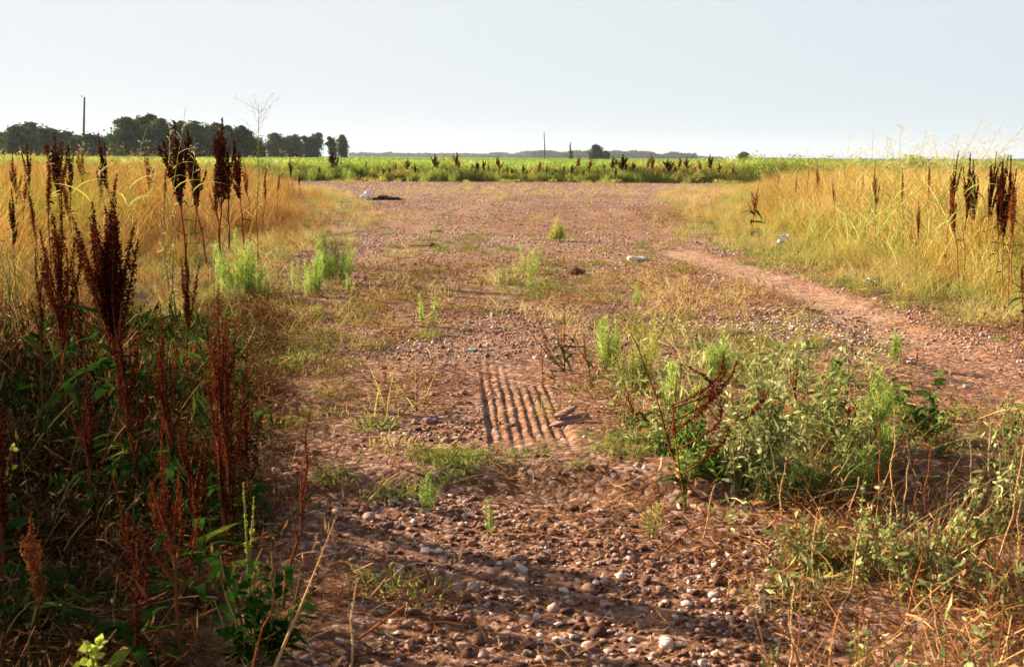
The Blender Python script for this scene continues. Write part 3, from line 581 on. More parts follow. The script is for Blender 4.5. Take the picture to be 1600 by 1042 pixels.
# poles
def pole(px, pt, pb, D, r, label, arm=False):
    p = at(px, pb, D); top = at(px-1, pt, D); o = thing('utility_pole', (p[0], D, 0), label, 'pole', 'bare poles in the distance')
    b = B(); tube(b, [[0, 0, -.3], [0, 0, top[2]*.5], [top[0]-p[0], 0, top[2]]], [r, r*.85, r*.6], 8); part('pole_shaft', b, M['bark'], o)
    b = B(); tube(b, [[-.0, -.02, top[2]], [0, -.02, top[2]+.25]], [r*.35, r*.2], 6); part('pole_cap', b, M['bark'], o)
pole(133, 152, 243, 150, .17, 'tall dark bare pole standing before the low wood at left')
pole(851, 208, 243, 380, .22, 'thin bare pole on the horizon left of the dead trunk')
p = at(891, 243, 380); o = thing('dead_tree', (p[0], 380, 0), 'broken dead tree trunk wrapped in vine on the horizon', 'tree')
b = B(); tube(b, [[0, 0, -.3], [.1, 0, 3], [-.1, 0, 5.2], [.25, 0, 6.6]], [.38, .32, .26, .08], 7); tube(b, [[-.1, 0, 4.6], [-.5, 0, 5.3]], [.14, .05], 5); part('trunk', b, M['bark'], o)
b = B(); flakes(b, np.stack([rng.normal(size=500)*.42+.2, rng.normal(size=500)*.4, U(.3, 3.6, 500)], 1), U(.2, .45, 500), .8); part('vine', b, M['tree'], o)
# ================================================================== SINGLE PLANTS
def seeds_along(b, Pth, rad, dens, ss, t0=0.0, clump=.6):
    """whorls of small winged seeds packed round a branch"""
    L = np.linalg.norm(np.diff(Pth, axis=0), axis=1).sum(); nw = max(3, int(L*(1-t0)/.011)); tt = np.linspace(t0, 1, nw)
    prof = np.sin(math.pi*np.clip((tt-t0)/(1-t0), 0, 1)**.65)**.75*.85+.15
    prof *= 1-clump*rng.uniform(.4, 1.35, nw)*(rng.uniform(0, 1, nw) < .42)
    m = np.maximum(3, (dens*prof).astype(int)); tr = np.repeat(tt, m); pr = np.repeat(prof, m); n = len(tr)
    c = plerp(Pth, tr+U(-.4, .4, n)*.011/L); q = norm(rng.normal(size=(n, 3)))*(rad*pr*np.sqrt(U(.02, 1, n)))[:, None]
    out = np.abs(q[:, :1])*0; q[:, 2] *= .7
    flakes(b, c+q, U(ss*.7, ss*1.4, n), .75, a=np.clip(.35+rng.normal(size=n)*.22+.25*np.linalg.norm(q, axis=1)/rad+0*out[:, 0], 0, 1))
def dock(loc, H, label, group='dock weeds with dark seed heads in the left foreground', nb=6, lean=(0, 0), spread_=.16, rad=.02, ss=.006, dens=16, mat='dock', leaves=10, leafL=.22, h0=.38, headfrac=.6, branches=None, cat='dock plant', name='dock_plant', leafmat_='dockleaf', stem='dockstem', col=1, ex_heads=0):
    o = thing(name, tuple(loc), label, cat, group)
    st = B(); stemr = .0035+.004*H
    main = path([0, 0, -.03], [lean[0], lean[1], 1], H*1.0/max(.6, norm(np.array([lean[0], lean[1], 1.]))[2]), [0, 0, 0], 8, .012); main *= np.array([1, 1, H/main[-1][2]])
    tube(st, main, np.linspace(stemr, .0015, 8), 5)
    b = B(); seeds_along(b, main, rad, dens, ss, 1-headfrac); part('seed_head', b, M[mat], o)
    bl = branches or []
    if not branches:
        for k in range(nb):
            t = h0+(.85-h0)*(k+.5)/nb*.75+U(-.03, .03); az = k*2.4+U(-.8, .8); L = H*max(.10, (1-t)*U(.45, 1.0)*.85); bl.append((t, az, L, U(.5, 1.5)*spread_*2.0))
    for (t, az, L, sp) in bl:
        p0 = plerp(main, np.array([t]))[0]; P = path(p0, [math.cos(az)*sp, math.sin(az)*sp, 1], L, [-math.cos(az)*sp*.25, -math.sin(az)*sp*.25, 0], 6, .012)
        tube(st, P, np.linspace(stemr*.55, .0012, 6), 4)
        b = B(); seeds_along(b, P, rad*U(.65, .95), dens*.8, ss, U(.08, .25)); part('seed_head', b, M[mat], o)
    part('stem', st, M[stem], o)
    if leaves:
        b = B(); n = leaves; z = U(.05, h0+.18, n); P0 = plerp(main, z); az = U(0, 6.283, n); D = np.stack([np.cos(az), np.sin(az), U(.2, 1.1, n)], 1); C = np.stack([np.cos(az)*.1, np.sin(az)*.1, -U(.35, .95, n)], 1)
        ribbons(b, P0, D, U(.6, 1.15, n)*leafL, C, U(.12, .2, n)*leafL, 8, 'lance', a=U(0, .95, n), wave=.16, side=norm(np.stack([-np.sin(az), np.cos(az), U(-.5, .5, n)], 1)))
        part('foliage', b, M[leafmat_], o)
    return o
def gbase(px, py): 
    g = G(px, py); g[2] = Hp(g[0], g[1])-.005; return g
def from_px(bx, by, tx, ty):
    """ground point of the root and height / lean of the plant's top, seen at the same depth"""
    g = gbase(bx, by); t = at(tx, ty, g[1]); H = t[2]-g[2]; return g, H, ((t[0]-g[0])/H, 0)
def from_D(px, ty, D, bx=None):
    t = at(px, ty, D); x = t[0]; z = Hp(x, D); return np.array([x, D, z-.01]), t[2]-z, (0, 0)
FG = 'dark dock weeds of the left foreground'
def D1(bx, by, tx, ty, label, **k):
    g, H, ln = from_px(bx, by, tx, ty); return dock(g, H, label, lean=ln, **k)
D1(188, 740, 180, 272, 'broadest and tallest dark dock weed of the left foreground, a thick many-headed spire', nb=34, spread_=.15, rad=.030, dens=40, ss=.0085, leaves=26, h0=.36, group=FG, leafL=.26)
D1(98, 705, 102, 292, 'tall dark dock weed with one short side spire, left of the broadest one', nb=16, spread_=.16, rad=.024, dens=34, ss=.0075, leaves=18, h0=.38, group=FG)
D1(72, 690, 50, 388, 'small thin dark dock spire leaning left at the left edge of the weeds', nb=4, rad=.016, dens=26, leaves=8, h0=.5, group=FG, spread_=.12)
D1(292, 600, 297, 376, 'slim dark dock weed standing behind the low dry weeds, below the twin tall heads', nb=8, rad=.022, dens=26, ss=.008, leaves=8, h0=.35, group=FG, spread_=.09)
D1(350, 850, 341, 455, 'rusty red dock weed with a dark bushy lower half, beside the bare drive', nb=14, spread_=.10, rad=.020, dens=32, leaves=12, h0=.2, mat='dockred', group=FG, leafL=.12, headfrac=.7)
D1(362, 850, 362, 580, 'dark stout dock stem crowded against the rusty red one beside the drive', nb=12, spread_=.09, rad=.02, dens=30, leaves=8, h0=.12, mat='dock', group=FG, leafL=.10, headfrac=.8)
D1(262, 790, 241, 488, 'narrow rusty dock spire rising between the broadest dark one and the rusty red one', nb=9, spread_=.10, rad=.016, dens=28, leaves=10, h0=.3, mat='dockred', group=FG)
D1(285, 985, 236, 655, 'short red dock weed with a fan of leaning heads low in the left foreground', branches=[(.35, 3.1, .26, .9), (.42, 2.7, .20, .6), (.5, .2, .2, .25), (.3, .3, .24, .5), (.55, 3.3, .16, .3), (.4, 1.2, .2, .3)], rad=.017, dens=32, leaves=6, mat='dockred', group=FG, leafL=.1, headfrac=.55)
D1(262, 985, 163, 748, 'dark crooked dock stem slanting to the left below the red fan of heads', nb=4, rad=.018, dens=34, leaves=3, mat='dock', group=FG, leafL=.08, spread_=.2, headfrac=.8)
D1(438, 905, 482, 634, 'bright rust coloured dock stalk leaning right next to the pebbly ground', branches=[(.45, 1.2, .13, .2), (.38, 2.6, .11, .3), (.55, 2.0, .10, .2)], rad=.0105, dens=18, leaves=3, mat='dockred', group=FG, leafL=.08, headfrac=.6, ss=.0055)
D1(262, 740, 262, 560, 'short dark dock stem in the thick of the left foreground leaves', nb=7, rad=.018, dens=26, leaves=14, h0=.2, group=FG, leafL=.2)
D1(40, 760, 10, 640, 'low leafy dock plant with few seeds at the left edge', nb=3, rad=.01, dens=10, leaves=14, h0=.2, group=FG, leafL=.22)
# drive docks
CG = 'dock weeds growing on the drive'
D1(882, 578, 886, 482, 'small reddish dock weed with a bare arm leaning left, above the tyre print', branches=[(.08, 3.1, .52, 1.2), (.15, 3.2, .40, .8), (.3, .4, .20, .6), (.2, 2.0, .2, .4), (.1, 2.7, .26, 1.3), (.3, 3.3, .2, .5)], rad=.015, dens=22, leaves=16, mat='docktan', group=CG, leafL=.14, headfrac=.65, ss=.005)
D1(1068, 748, 990, 515, 'red stemmed dock weed leaning left out of the green bushes', branches=[(.3, .1, .25, .2)], rad=.008, dens=9, leaves=12, mat='dockred', group=CG, leafL=.13, headfrac=.45, ss=.005)
D1(1074, 772, 1050, 628, 'sprawling dock weed whose rusty heads reach far to the right over the green bushes', branches=[(.95, -.2, .54, 3.4), (.97, -.1, .44, 2.2), (.85, -.3, .46, 1.6), (.75, -.4, .40, 1.1), (.6, -.3, .46, 2.2), (.4, -.3, .34, 1.4)], rad=.019, dens=36, ss=.007, leaves=10, mat='dockred', group=CG, leafL=.12, headfrac=.3)
# mid distance, left: bases hidden in the tall grass
VAR = {}
def variant(key, **k):
    o = dock((0, 0, 0), 1.0, 'x', **k); VAR[key] = o; return o
var_used = {}
def dcopy(key, px, ty, D, label, group, w=1.0, tilt=None, H=None):
    g, h, _ = from_D(px, ty, D); h = H or h
    w = w*1.25; sc = (h*w, h*w*U(.75, 1.1), h)
    tl = tilt if tilt is not None else (U(-.10, .10), U(-.12, .12))
    v = VAR[key]
    if key not in var_used:
        var_used[key] = 1; v.location = tuple(g); v.rotation_euler = (tl[0], tl[1], U(0, 6.28)); v.scale = sc; v['label'] = label; v['group'] = group; return v
    return copy_tree(v, tuple(g), U(0, 6.28), sc, label, group, tl)
variant('dark0', nb=13, spread_=.16, rad=.030, ss=.014, dens=22, leaves=6, h0=.45, headfrac=.5, mat='dock', leafL=.14)
variant('dark1', nb=6, spread_=.11, rad=.028, ss=.014, dens=20, leaves=5, h0=.5, headfrac=.45, mat='dock', leafL=.14)
variant('tan0', nb=7, spread_=.13, rad=.026, ss=.013, dens=16, leaves=6, h0=.5, headfrac=.4, mat='docktan', leafL=.14)
variant('tan1', nb=3, spread_=.08, rad=.028, ss=.013, dens=18, leaves=5, h0=.55, headfrac=.4, mat='docktan', leafL=.12)
MG = 'dark dock seed heads above the golden grass on the left'
mid = [(285, 186, 11, 'dark0', 'thickest dark dock head above the golden grass, below the tall grove', .85), (318, 196, 11.5, 'dark1', 'left spire of the pair of dark dock heads right of the thickest one', .8), (335, 183, 11.4, 'dark0', 'right taller spire of the pair of dark dock heads right of the thickest one', .8),
       (376, 215, 12.5, 'dark1', 'slim dark dock head at the right end of the tall grove', .9), (172, 204, 14, 'dark1', 'slim dark dock head standing against the gap left of the tall grove', .7), (86, 203, 13, 'dark0', 'dark dock spire against the low wood, left of the tall pole', .7),
       (66, 238, 9, 'tan1', 'thin rusty dock spike in the golden grass near the left edge', .7), (40, 220, 16, 'dark1', 'dark dock tip before the low wood near the left edge', .8), (15, 292, 9, 'dark1', 'thin dark dock spike at the very left edge above the weeds', .6),
       (104, 226, 15, 'dark1', 'dark dock tip just left of the tall pole', .8), (128, 222, 18, 'tan0', 'small rusty dock head right below the tall pole', .9), (22, 236, 14, 'tan0', 'rusty dock head low before the wood at the left edge', .9),
       (230, 232, 18, 'tan0', 'small rusty dock head under the left end of the tall grove', .9), (355, 240, 16, 'tan0', 'rusty dock head low between the pair and the slim right one', .9), (405, 262, 15, 'tan1', 'short brown dock spike at the right of the golden grass', .8),
       (340, 262, 12, 'tan0', 'brown leafy dock under the taller spire of the pair', .9)]
for (px, ty, D, key, lab, w) in mid: dcopy(key, px, ty, D, lab, MG, w)
dcopy('dark1', 455, 245, 30, 'dark forked dock standing at the grass corner by the road', MG, .8)
dcopy('dark1', 467, 268, 30, 'short dark dock beside the forked one at the grass corner', MG, .8)
# right side
RG = 'rusty dock seed heads in the grass on the right'
right = [(1240, 272, 22, 'tan1', 'single rusty dock spike left of the forked one in the right grass', .8), (1282, 254, 22, 'tan0', 'forked rusty dock at the left of the right grass, near the field edge', .9), (1378, 254, 14, 'tan0', 'rusty dock with two parallel heads in the middle of the right grass', .8),
         (1440, 304, 10.5, 'tan0', 'short brown dock candelabra in the right grass below the plumes', .6), (1487, 232, 11, 'dark1', 'tallest smooth dark dock spire below the grass plumes on the right', .7), (1521, 238, 10.5, 'dark1', 'second tall dark dock spire just right of the tallest one', .7),
         (1548, 236, 11.5, 'dark0', 'broad dark dock spire between the tall one and the right edge', .65), (1562, 240, 14, 'dark1', 'narrow dark dock spire close behind the broad one', .8), (1584, 248, 9.5, 'dark0', 'rust dark dock spire near the right edge', .6), (1597, 240, 10, 'dark1', 'dark dock spire cut by the right edge', .7),
         (1500, 262, 13, 'tan1', 'brown dock tip between the two tallest dark spires', .8), (1460, 250, 16, 'tan1', 'thin brown dock tip left of the tallest dark spire', .8), (1535, 268, 12, 'dark1', 'lower dark dock head in front of the broad one', .7), (1575, 272, 11, 'dark1', 'lower dark dock head beside the right edge spires', .7), (1350, 268, 20, 'tan1', 'small brown dock tip left of the two parallel heads', .8)]
for (px, ty, D, key, lab, w) in right: dcopy(key, px, ty, D, lab, RG, w*.72)
g, H, ln = from_px(1172, 372, 1190, 286)
dock(g, H, 'ragged rusty dock leaning at the left edge of the right grass', RG, nb=7, lean=ln, spread_=.3, rad=.03, ss=.012, dens=12, mat='docktan', leaves=10, leafL=.3, h0=.4)
g, H, ln = from_px(1640, 480, 1566, 432)
dock(g, H, 'dark broken dock arm slanting in from the right edge', RG, nb=3, lean=ln, spread_=.3, rad=.016, ss=.007, dens=14, mat='dock', leaves=4, leafL=.2, h0=.3, headfrac=.7)
g, H, ln = from_px(1600, 520, 1597, 396)
dock(g, H, 'dark dock weed at the right edge above the slanting arm', RG, nb=4, lean=ln, spread_=.15, rad=.016, ss=.008, dens=14, mat='dock', leaves=4, leafL=.2, h0=.3)
# field edge row
EP = [(521, 238, 0), (545, 256, 1), (562, 262, 1), (585, 258, 1), (616, 253, 1), (637, 246, 1), (662, 262, 1), (680, 240, 0), (687, 246, 1), (712, 237, 0), (722, 248, 1), (735, 254, 1), (748, 252, 0), (765, 256, 1), (783, 243, 1), (800, 262, 1), (832, 262, 1), (843, 250, 1),
      (870, 262, 1), (880, 258, 1), (902, 241, 1), (921, 246, 1), (935, 262, 1), (957, 244, 0), (971, 241, 0), (981, 253, 1), (989, 253, 0), (1004, 258, 1), (1019, 250, 1), (1026, 240, 1), (1046, 248, 0), (1063, 246, 1), (1070, 244, 1), (1082, 256, 1), (1094, 252, 1), (1113, 241, 0), (1135, 262, 1)]
for k, (px, ty, q) in enumerate(EP):
    key = ('dark0', 'dark1')[k % 2] if q == 0 else ('tan0', 'tan1', 'tan0')[k % 3]
    D = U(54.6, 56.0); dcopy(key, px+U(-1, 1), ty, D, ORD[k]+' dock from the left in the row along the far roadside', 'rusty docks in a row along the far roadside', U(1.8, 2.8) if q else U(1.8, 2.6))
for v in VAR.values():
    assert 'x' != v['label']

# ------------------------------------------------------------------ feathery shrubs
def feathery(bx, by, top, width, label, nst=16, mat='feather', group='feathery green shrubs on the drive', name='feathery_shrub', needle=.03, dens=1.0, D=None, tilt_=0.0):
    g = gbase(bx, by); H = at(bx, top, g[1])[2]-g[2]; wd = width/F*g[1]
    o = thing(name, tuple(g), label, 'shrub', group); st = B(); b = B()
    for k in range(nst):
        az = U(0, 6.283); rr = wd*.5*math.sqrt(U(0, 1)); x, y = rr*math.cos(az), rr*math.sin(az)*.8; hh = H*U(.45, 1.15)*(1-.3*(rr/(wd*.5))**2)
        P = path([x*.45, y*.45, -.01], [x*.55/hh+tilt_, y*.55/hh, 1], hh, [0, 0, 0], 6, .02); tube(st, P, np.linspace(.0028, .001, 6), 3)
        n = int(hh*420*dens); t = U(.12, 1.0, n)**.85; c = plerp(P, t); D_ = rng.normal(size=(n, 3))*np.array([1, 1, .5])+np.array([0, 0, .75])
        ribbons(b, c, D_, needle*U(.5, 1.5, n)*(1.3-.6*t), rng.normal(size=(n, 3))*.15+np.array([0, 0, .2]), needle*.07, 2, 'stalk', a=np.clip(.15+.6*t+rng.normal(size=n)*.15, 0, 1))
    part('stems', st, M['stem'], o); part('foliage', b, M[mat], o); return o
feathery(375, 462, 370, 92, 'bright feathery green shrub before the golden grass, left of the two large ones', 30, needle=.045)
feathery(408, 468, 420, 30, 'small dark-based feathery sprig leaning against the left large shrub', 8)
feathery(520, 440, 368, 80, 'bright feathery green shrub at the drive edge, right of the two large ones', 30, needle=.045)
feathery(490, 462, 395, 40, 'feathery green shrub just in front and left of the right large one', 14, needle=.04)
feathery(545, 458, 425, 22, 'little feathery tuft right of the two large shrubs', 5)
feathery(462, 448, 398, 18, 'narrow feathery sprig between the two large shrubs', 6)
feathery(494, 494, 462, 18, 'tiny green seedling below the right large shrub', 4)
feathery(668, 512, 458, 52, 'small olive feathery shrub alone on the gravel at centre left', 10, needle=.03)
feathery(820, 432, 370, 66, 'patchy feathery shrub with a dark core in the middle of the drive', 12, needle=.035)
feathery(790, 445, 408, 38, 'low feathery sprigs left of the dark cored shrub in mid drive', 8)
feathery(826, 460, 405, 14, 'single upright feathery sprig in front of the dark cored shrub', 3)
feathery(1000, 477, 446, 30, 'small feathery shrub on the straw strewn drive right of centre', 8)
feathery(1396, 566, 514, 36, 'lone dark feathery shrub beside the pale wheel track', 10, needle=.028)
feathery(1410, 482, 452, 14, 'small dry sprig at the foot of the right grass', 3, mat='feather2')
feathery(990, 612, 488, 78, 'bushy yellow-green feathery shrub right of the small reddish dock', 18, mat='feather2', needle=.045, dens=.55)
feathery(950, 575, 495, 42, 'green feathery clump left behind the yellow-green shrub', 14, needle=.04)
feathery(1045, 640, 545, 40, 'thin feathery green shrub between the yellow-green one and the bushes', 10)
feathery(1120, 600, 520, 60, 'loose feathery green shrub behind the sprawling rusty dock', 14, needle=.035)
feathery(1330, 765, 660, 80, 'feathery green bush at the right end of the bush clump', 14, needle=.045, dens=.7, mat='olive')
feathery(1240, 765, 690, 110, 'low feathery bush at the front of the bush clump', 16, needle=.045, dens=.6, mat='olive')
feathery(765, 800, 762, 12, 'tiny bright green seedling at the near edge of the pebbles', 3, needle=.02)
feathery(668, 768, 735, 26, 'small bright green sprig on the grassy lip left of the seedling', 6, needle=.025)
feathery(1018, 808, 765, 14, 'thin pale sprig in front of the black shade under the bushes', 3, mat='feather2')
feathery(870, 378, 345, 46, 'pale yellow grass-like tuft in the far middle of the drive', 12, mat='feather2', needle=.06)
# ------------------------------------------------------------------ leafy bushes
def leafy(bx, by, top, width, label, nst=10, leafL=.06, leafW=.2, mat='gray', stem='stem', group='leafy weeds by the drive', dens=90, name='leafy_weed', spikes=0, topx=None, seg=4, a1=1, cat='weed', droop=.3):
    g = gbase(bx, by); H = at(bx, top, g[1])[2]-g[2]; wd = width/F*g[1]; lx = 0 if topx is None else (at(topx, top, g[1])[0]-g[0])/H
    o = thing(name, tuple(g), label, cat, group); st = B(); b = B(); sp = B()
    for k in range(nst):
        az = U(0, 6.283); rr = wd*.5*math.sqrt(U(0, 1)); x, y = rr*math.cos(az), rr*math.sin(az)*.8; hh = H*U(.55, 1.0)
        P = path([x*.3, y*.3, -.01], [x*.7/hh+lx, y*.7/hh, 1], hh, [0, 0, 0], 6, .03); P[:, 2] *= hh/max(P[-1, 2], .01); tube(st, P, np.linspace(.004, .0012, 6)*(.6+H), 4)
        n = max(4, int(hh*dens)); t = U(.12, 1.02, n); c = plerp(P, t); D_ = rng.normal(size=(n, 3))*np.array([1, 1, .6])+np.array([0, 0, .5]); dd = norm(D_)
        ribbons(b, c, D_, leafL*U(.5, 1.2, n)*(1.2-.7*t), -np.array([0, 0, 1])*U(0, droop*2, n)[:, None], leafL*leafW*U(.7, 1.2, n)*(1.2-.6*t), seg, 'leaf', a=U(0, a1, n), wave=.1)
        if spikes and k % spikes == 0:
            seeds_along(sp, P, .010, 9, .005, .5)
    part('stems', st, M[stem], o); part('foliage', b, M[mat], o); part('seed_spikes', sp, M['amar'], o); return o
BG = 'leafy bushes of the clump right of the tyre print'
leafy(1200, 735, 545, 130, 'tall grey-green lance-leaved bush at the middle of the clump', 10, .11, .17, 'gray', dens=70, group=BG, droop=.3)
leafy(1190, 700, 505, 40, 'tallest pale green leafy stem rising out of the middle of the clump', 3, .08, .14, 'gray', dens=90, group=BG)
leafy(1280, 715, 565, 110, 'broad grey-green bush right of the tallest stem', 9, .10, .2, 'gray', dens=70, group=BG)
leafy(1075, 735, 600, 70, 'dark green leafy base around the red dock stems', 12, .05, .35, 'broad', dens=120, group=BG)
leafy(1155, 752, 640, 100, 'low mixed green bush at the front left of the clump', 18, .07, .22, 'gray', dens=90, group=BG)
leafy(1290, 700, 560, 60, 'darker broad-leaved bush at the right rear of the clump', 10, .05, .5, 'broad', dens=100, group=BG)
leafy(1200, 760, 690, 160, 'low trailing grey-green growth along the foot of the clump', 26, .075, .2, 'gray', dens=90, group=BG)
leafy(1440, 690, 572, 120, 'toothed bright green ragweed by the right wheel track', 11, .11, .30, 'broad', dens=50, group='green broad-leaved weeds', droop=.4)
leafy(1470, 720, 650, 60, 'small leafy weed under the bright ragweed', 8, .04, .4, 'broad', dens=80, group='green broad-leaved weeds')
leafy(1400, 650, 600, 40, 'leafy green shoot left of the bright ragweed', 6, .05, .4, 'broad', dens=80, group='green broad-leaved weeds')
leafy(375, 505, 395, 20, 'tall thin fleabane with tiny white flowers at the grass edge', 3, .04, .25, 'broad', dens=40, group='green broad-leaved weeds')
leafy(268, 520, 300, 34, 'tall thin pale green weed in the golden grass below the thick dock head', 4, .06, .22, 'gray', dens=45, group='green broad-leaved weeds')
leafy(22, 520, 330, 26, 'thin green thistle-like weed at the left edge', 3, .05, .25, 'gray', dens=60, group='green broad-leaved weeds')
leafy(345, 460, 300, 28, 'pale green weed with whitish top right of the thick dock head', 3, .05, .2, 'gray', dens=50, group='green broad-leaved weeds')
leafy(405, 985, 855, 170, 'low dark green leafy rosette at the bottom, left of the pebbles', 16, .08, .36, 'dockleaf', dens=46, group='green broad-leaved weeds', a1=.5)
leafy(150, 1060, 1005, 60, 'blurred bright green leaf shoot at the bottom left', 5, .06, .6, 'amar', dens=80, group='green broad-leaved weeds')
leafy(8, 790, 690, 50, 'yellow and orange-tipped leafy weed at the left edge', 5, .06, .4, 'amar', dens=60, group='green broad-leaved weeds')
leafy(1345, 870, 740, 80, 'pale green leafy weed in the right foreground, left of the stalks', 6, .05, .4, 'gray', dens=60, group='leafy weeds of the right foreground', topx=1380)
leafy(1480, 860, 700, 130, 'long pale green weed slanting up to the right edge', 9, .05, .38, 'gray', dens=70, group='leafy weeds of the right foreground', topx=1590)
leafy(1450, 895, 800, 170, 'wide low pale green weed in the right foreground', 20, .05, .38, 'gray', dens=70, group='leafy weeds of the right foreground')
leafy(1260, 850, 808, 110, 'flat grey-green creeping weed right of the pebbles', 10, .045, .35, 'gray', dens=90, group='leafy weeds of the right foreground')
leafy(1570, 800, 640, 90, 'tall yellow-green weed at the right edge of the foreground', 9, .05, .25, 'gray', dens=60, group='leafy weeds of the right foreground')
leafy(1340, 1030, 960, 50, 'little pale weed at the bottom right', 5, .035, .3, 'gray', dens=90, group='leafy weeds of the right foreground')
leafy(1205, 1035, 985, 60, 'blurred olive weed at the bottom right of the pebbles', 6, .035, .25, 'gray', dens=90, group='leafy weeds of the right foreground')
leafy(1590, 700, 620, 60, 'green leafy weed at the right edge beside the wheel track', 7, .05, .3, 'broad', dens=60, group='leafy weeds of the right foreground')
# green seed spikes
def spike(bx, by, tx, ty, label, rad=.012, nb=0, dens=13, mat='amar', leaves=5, group='yellow-green seed spikes', **k):
    g, H, ln = from_px(bx, by, tx, ty); return dock(g, H, label, group, nb=nb or 1, lean=ln, spread_=.05, rad=rad, ss=.006, dens=dens, mat=mat, leaves=leaves, leafL=.09, h0=.3, headfrac=.85, cat='weed', name='pigweed', leafmat_='broad', stem='stem', **k)
spike(392, 940, 378, 752, 'bright yellow-green knobbly seed spike in the left foreground', .0085)
spike(1050, 720, 1062, 560, 'upright yellow-green pigweed spike left in the bush clump', .012, 3, leaves=14)
spike(1075, 700, 1100, 545, 'yellow-green pigweed spike bending over to the right in the bush clump', .010, 2, leaves=10)
spike(1130, 745, 1170, 640, 'low yellow-green pigweed spike under the rusty sprawling heads', .010, 3, leaves=10)
spike(1015, 700, 1018, 610, 'short green spike at the left end of the bush clump', .010, 2, leaves=12)
# dry stalks of the right foreground
SG = 'upright dry stalks of the right foreground'
stk = [(1372, 790, 1372, 655), (1405, 800, 1402, 640), (1412, 800, 1412, 690), (1448, 790, 1456, 690), (1545, 760, 1552, 655), (1530, 790, 1512, 690), (1512, 830, 1513, 752), (1550, 880, 1596, 690), (1610, 900, 1580, 745), (1440, 830, 1436, 760), (1315, 810, 1340, 745), (1222, 790, 1226, 722), (1175, 790, 1192, 750),
       (1235, 1030, 1232, 905), (1258, 1060, 1232, 950), (1556, 1040, 1562, 925), (1100, 810, 1130, 755), (1270, 870, 1275, 800), (1420, 940, 1440, 850), (1480, 1000, 1466, 910), (625, 730, 612, 680), (612, 728, 628, 676), (540, 1040, 552, 905), (410, 1045, 525, 810), (380, 1045, 440, 920), (1385, 860, 1388, 770), (1330, 900, 1352, 812)]
for k, (bx, by, tx, ty) in enumerate(stk):
    g, H, ln = from_px(bx, by, tx, ty); right_ = bx > 1000
    o = thing('dry_stalk', tuple(g), (ORD[k if k < 20 else k-4]+' dry brown stalk counted from the clump over the right foreground' if right_ else ['first short straw stub on the grassy lip left of the tyre print', 'second short straw stub on the grassy lip left of the tyre print', 'pale dry stalk standing at the bottom centre left', 'long pale grass stalk arching right across the left foreground', 'thin dry stalk beside the long arching one'][k-20]), 'dry stalk', SG if right_ else None)
    P = path([0, 0, -.01], [ln[0], 0, 1], 1.0, [0, 0, 0], 7, .02); P *= np.array([H, H, H/P[-1, 2]])
    b = B(); r0 = .0035 if k != 23 else .005; tube(b, P, np.linspace(r0, .0012, 7), 5); part('stem', b, M['redstem' if k % 3 == 0 else 'drystalk'], o)
    b = B(); seeds_along(b, P, .006 if k != 23 else .012, 4, .006, .35); part('seed_head', b, M['docktan' if k % 3 == 0 else 'drystalk'], o)
# ------------------------------------------------------------------ tall plume grass
def plume_grass(px, ty, D, label, group, lean=0.0, npan=22, leaves=3, w=1.0):
    g, H, _ = from_D(px, ty, D); x0 = -lean*H; g[0] += x0; o = thing('plume_grass', (g[0], g[1], Hp(g[0], g[1])), label, 'tall grass stalk', group)
    P = path([0, 0, 0], [lean, 0, 1], 1, [lean*.3, 0, 0], 9, .004); P *= np.array([H, H, H/P[-1, 2]])
    b = B(); tube(b, P, np.linspace(.004, .0012, 9), 4); part('stem', b, M['blade'], o)
    b = B(); n = npan; t = U(.74, .99, n); c = plerp(P, t); az = U(0, 6.283, n); k = (1.02-t)/.28*.20*H*w
    D_ = np.stack([np.cos(az)+lean, np.sin(az), U(.8, 1.8, n)], 1); C = np.stack([np.cos(az)*.2+lean, np.sin(az)*.2, -U(.1, .6, n)], 1)
    ribbons(b, c, D_, k+.03, C, .0022, 4, 'stalk', a=.6)
    for j in range(7):
        tt = U(.25, 1.0, n)[:, None]; flakes(b, c+(k+.03)[:, None]*(norm(D_)*tt+C*tt*tt)+rng.normal(size=(n, 3))*.004, U(.007, .014, n), .4, a=U(.3, 1, n))
    part('plume', b, M['plume'], o)
    if leaves:
        b = B(); n = leaves; t = U(.3, .7, n); az = U(0, 6.283, n); ribbons(b, plerp(P, t), np.stack([np.cos(az)*.6, np.sin(az)*.3, np.ones(n)], 1), U(.35, .6, n), np.stack([np.cos(az)*.5, np.sin(az)*.3, -U(.5, 1.0, n)], 1), U(.010, .018, n), 7, 'lance'); part('blades', b, M['blade'], o)
PG = 'tall pale plume grasses over the right grass'
pl = [(1510, 186, 10.5, .28), (1548, 190, 10, .35), (1568, 198, 9.5, .5), (1412, 195, 11, -.02), (1435, 204, 12, .15), (1364, 202, 13, .0), (1378, 212, 14, .12), (1325, 212, 16, .05), (1352, 222, 15, .2), (1396, 212, 13, -.12), (1424, 222, 12, .3), (1450, 216, 12, .1), (1468, 222, 12, -.1), (1488, 210, 11, .12), (1500, 220, 12, .3), (1530, 214, 11, .2), (1340, 232, 17, .1), (1300, 236, 20, 0), (1240, 234, 24, .05), (1216, 240, 26, -.05), (1258, 230, 24, .1), (1385, 226, 14, .2), (1475, 236, 13, .3), (1520, 232, 12, -.15), (1405, 236, 14, .1), (1556, 226, 12, .1)]
pl = sorted(pl)
for k, (px, ty, D, ln) in enumerate(pl): plume_grass(px, ty, D, ORD[k]+' pale plume stalk from the left above the right grass', PG, ln, 26, 4)
LG = 'pale grass stalks above the golden grass on the left'
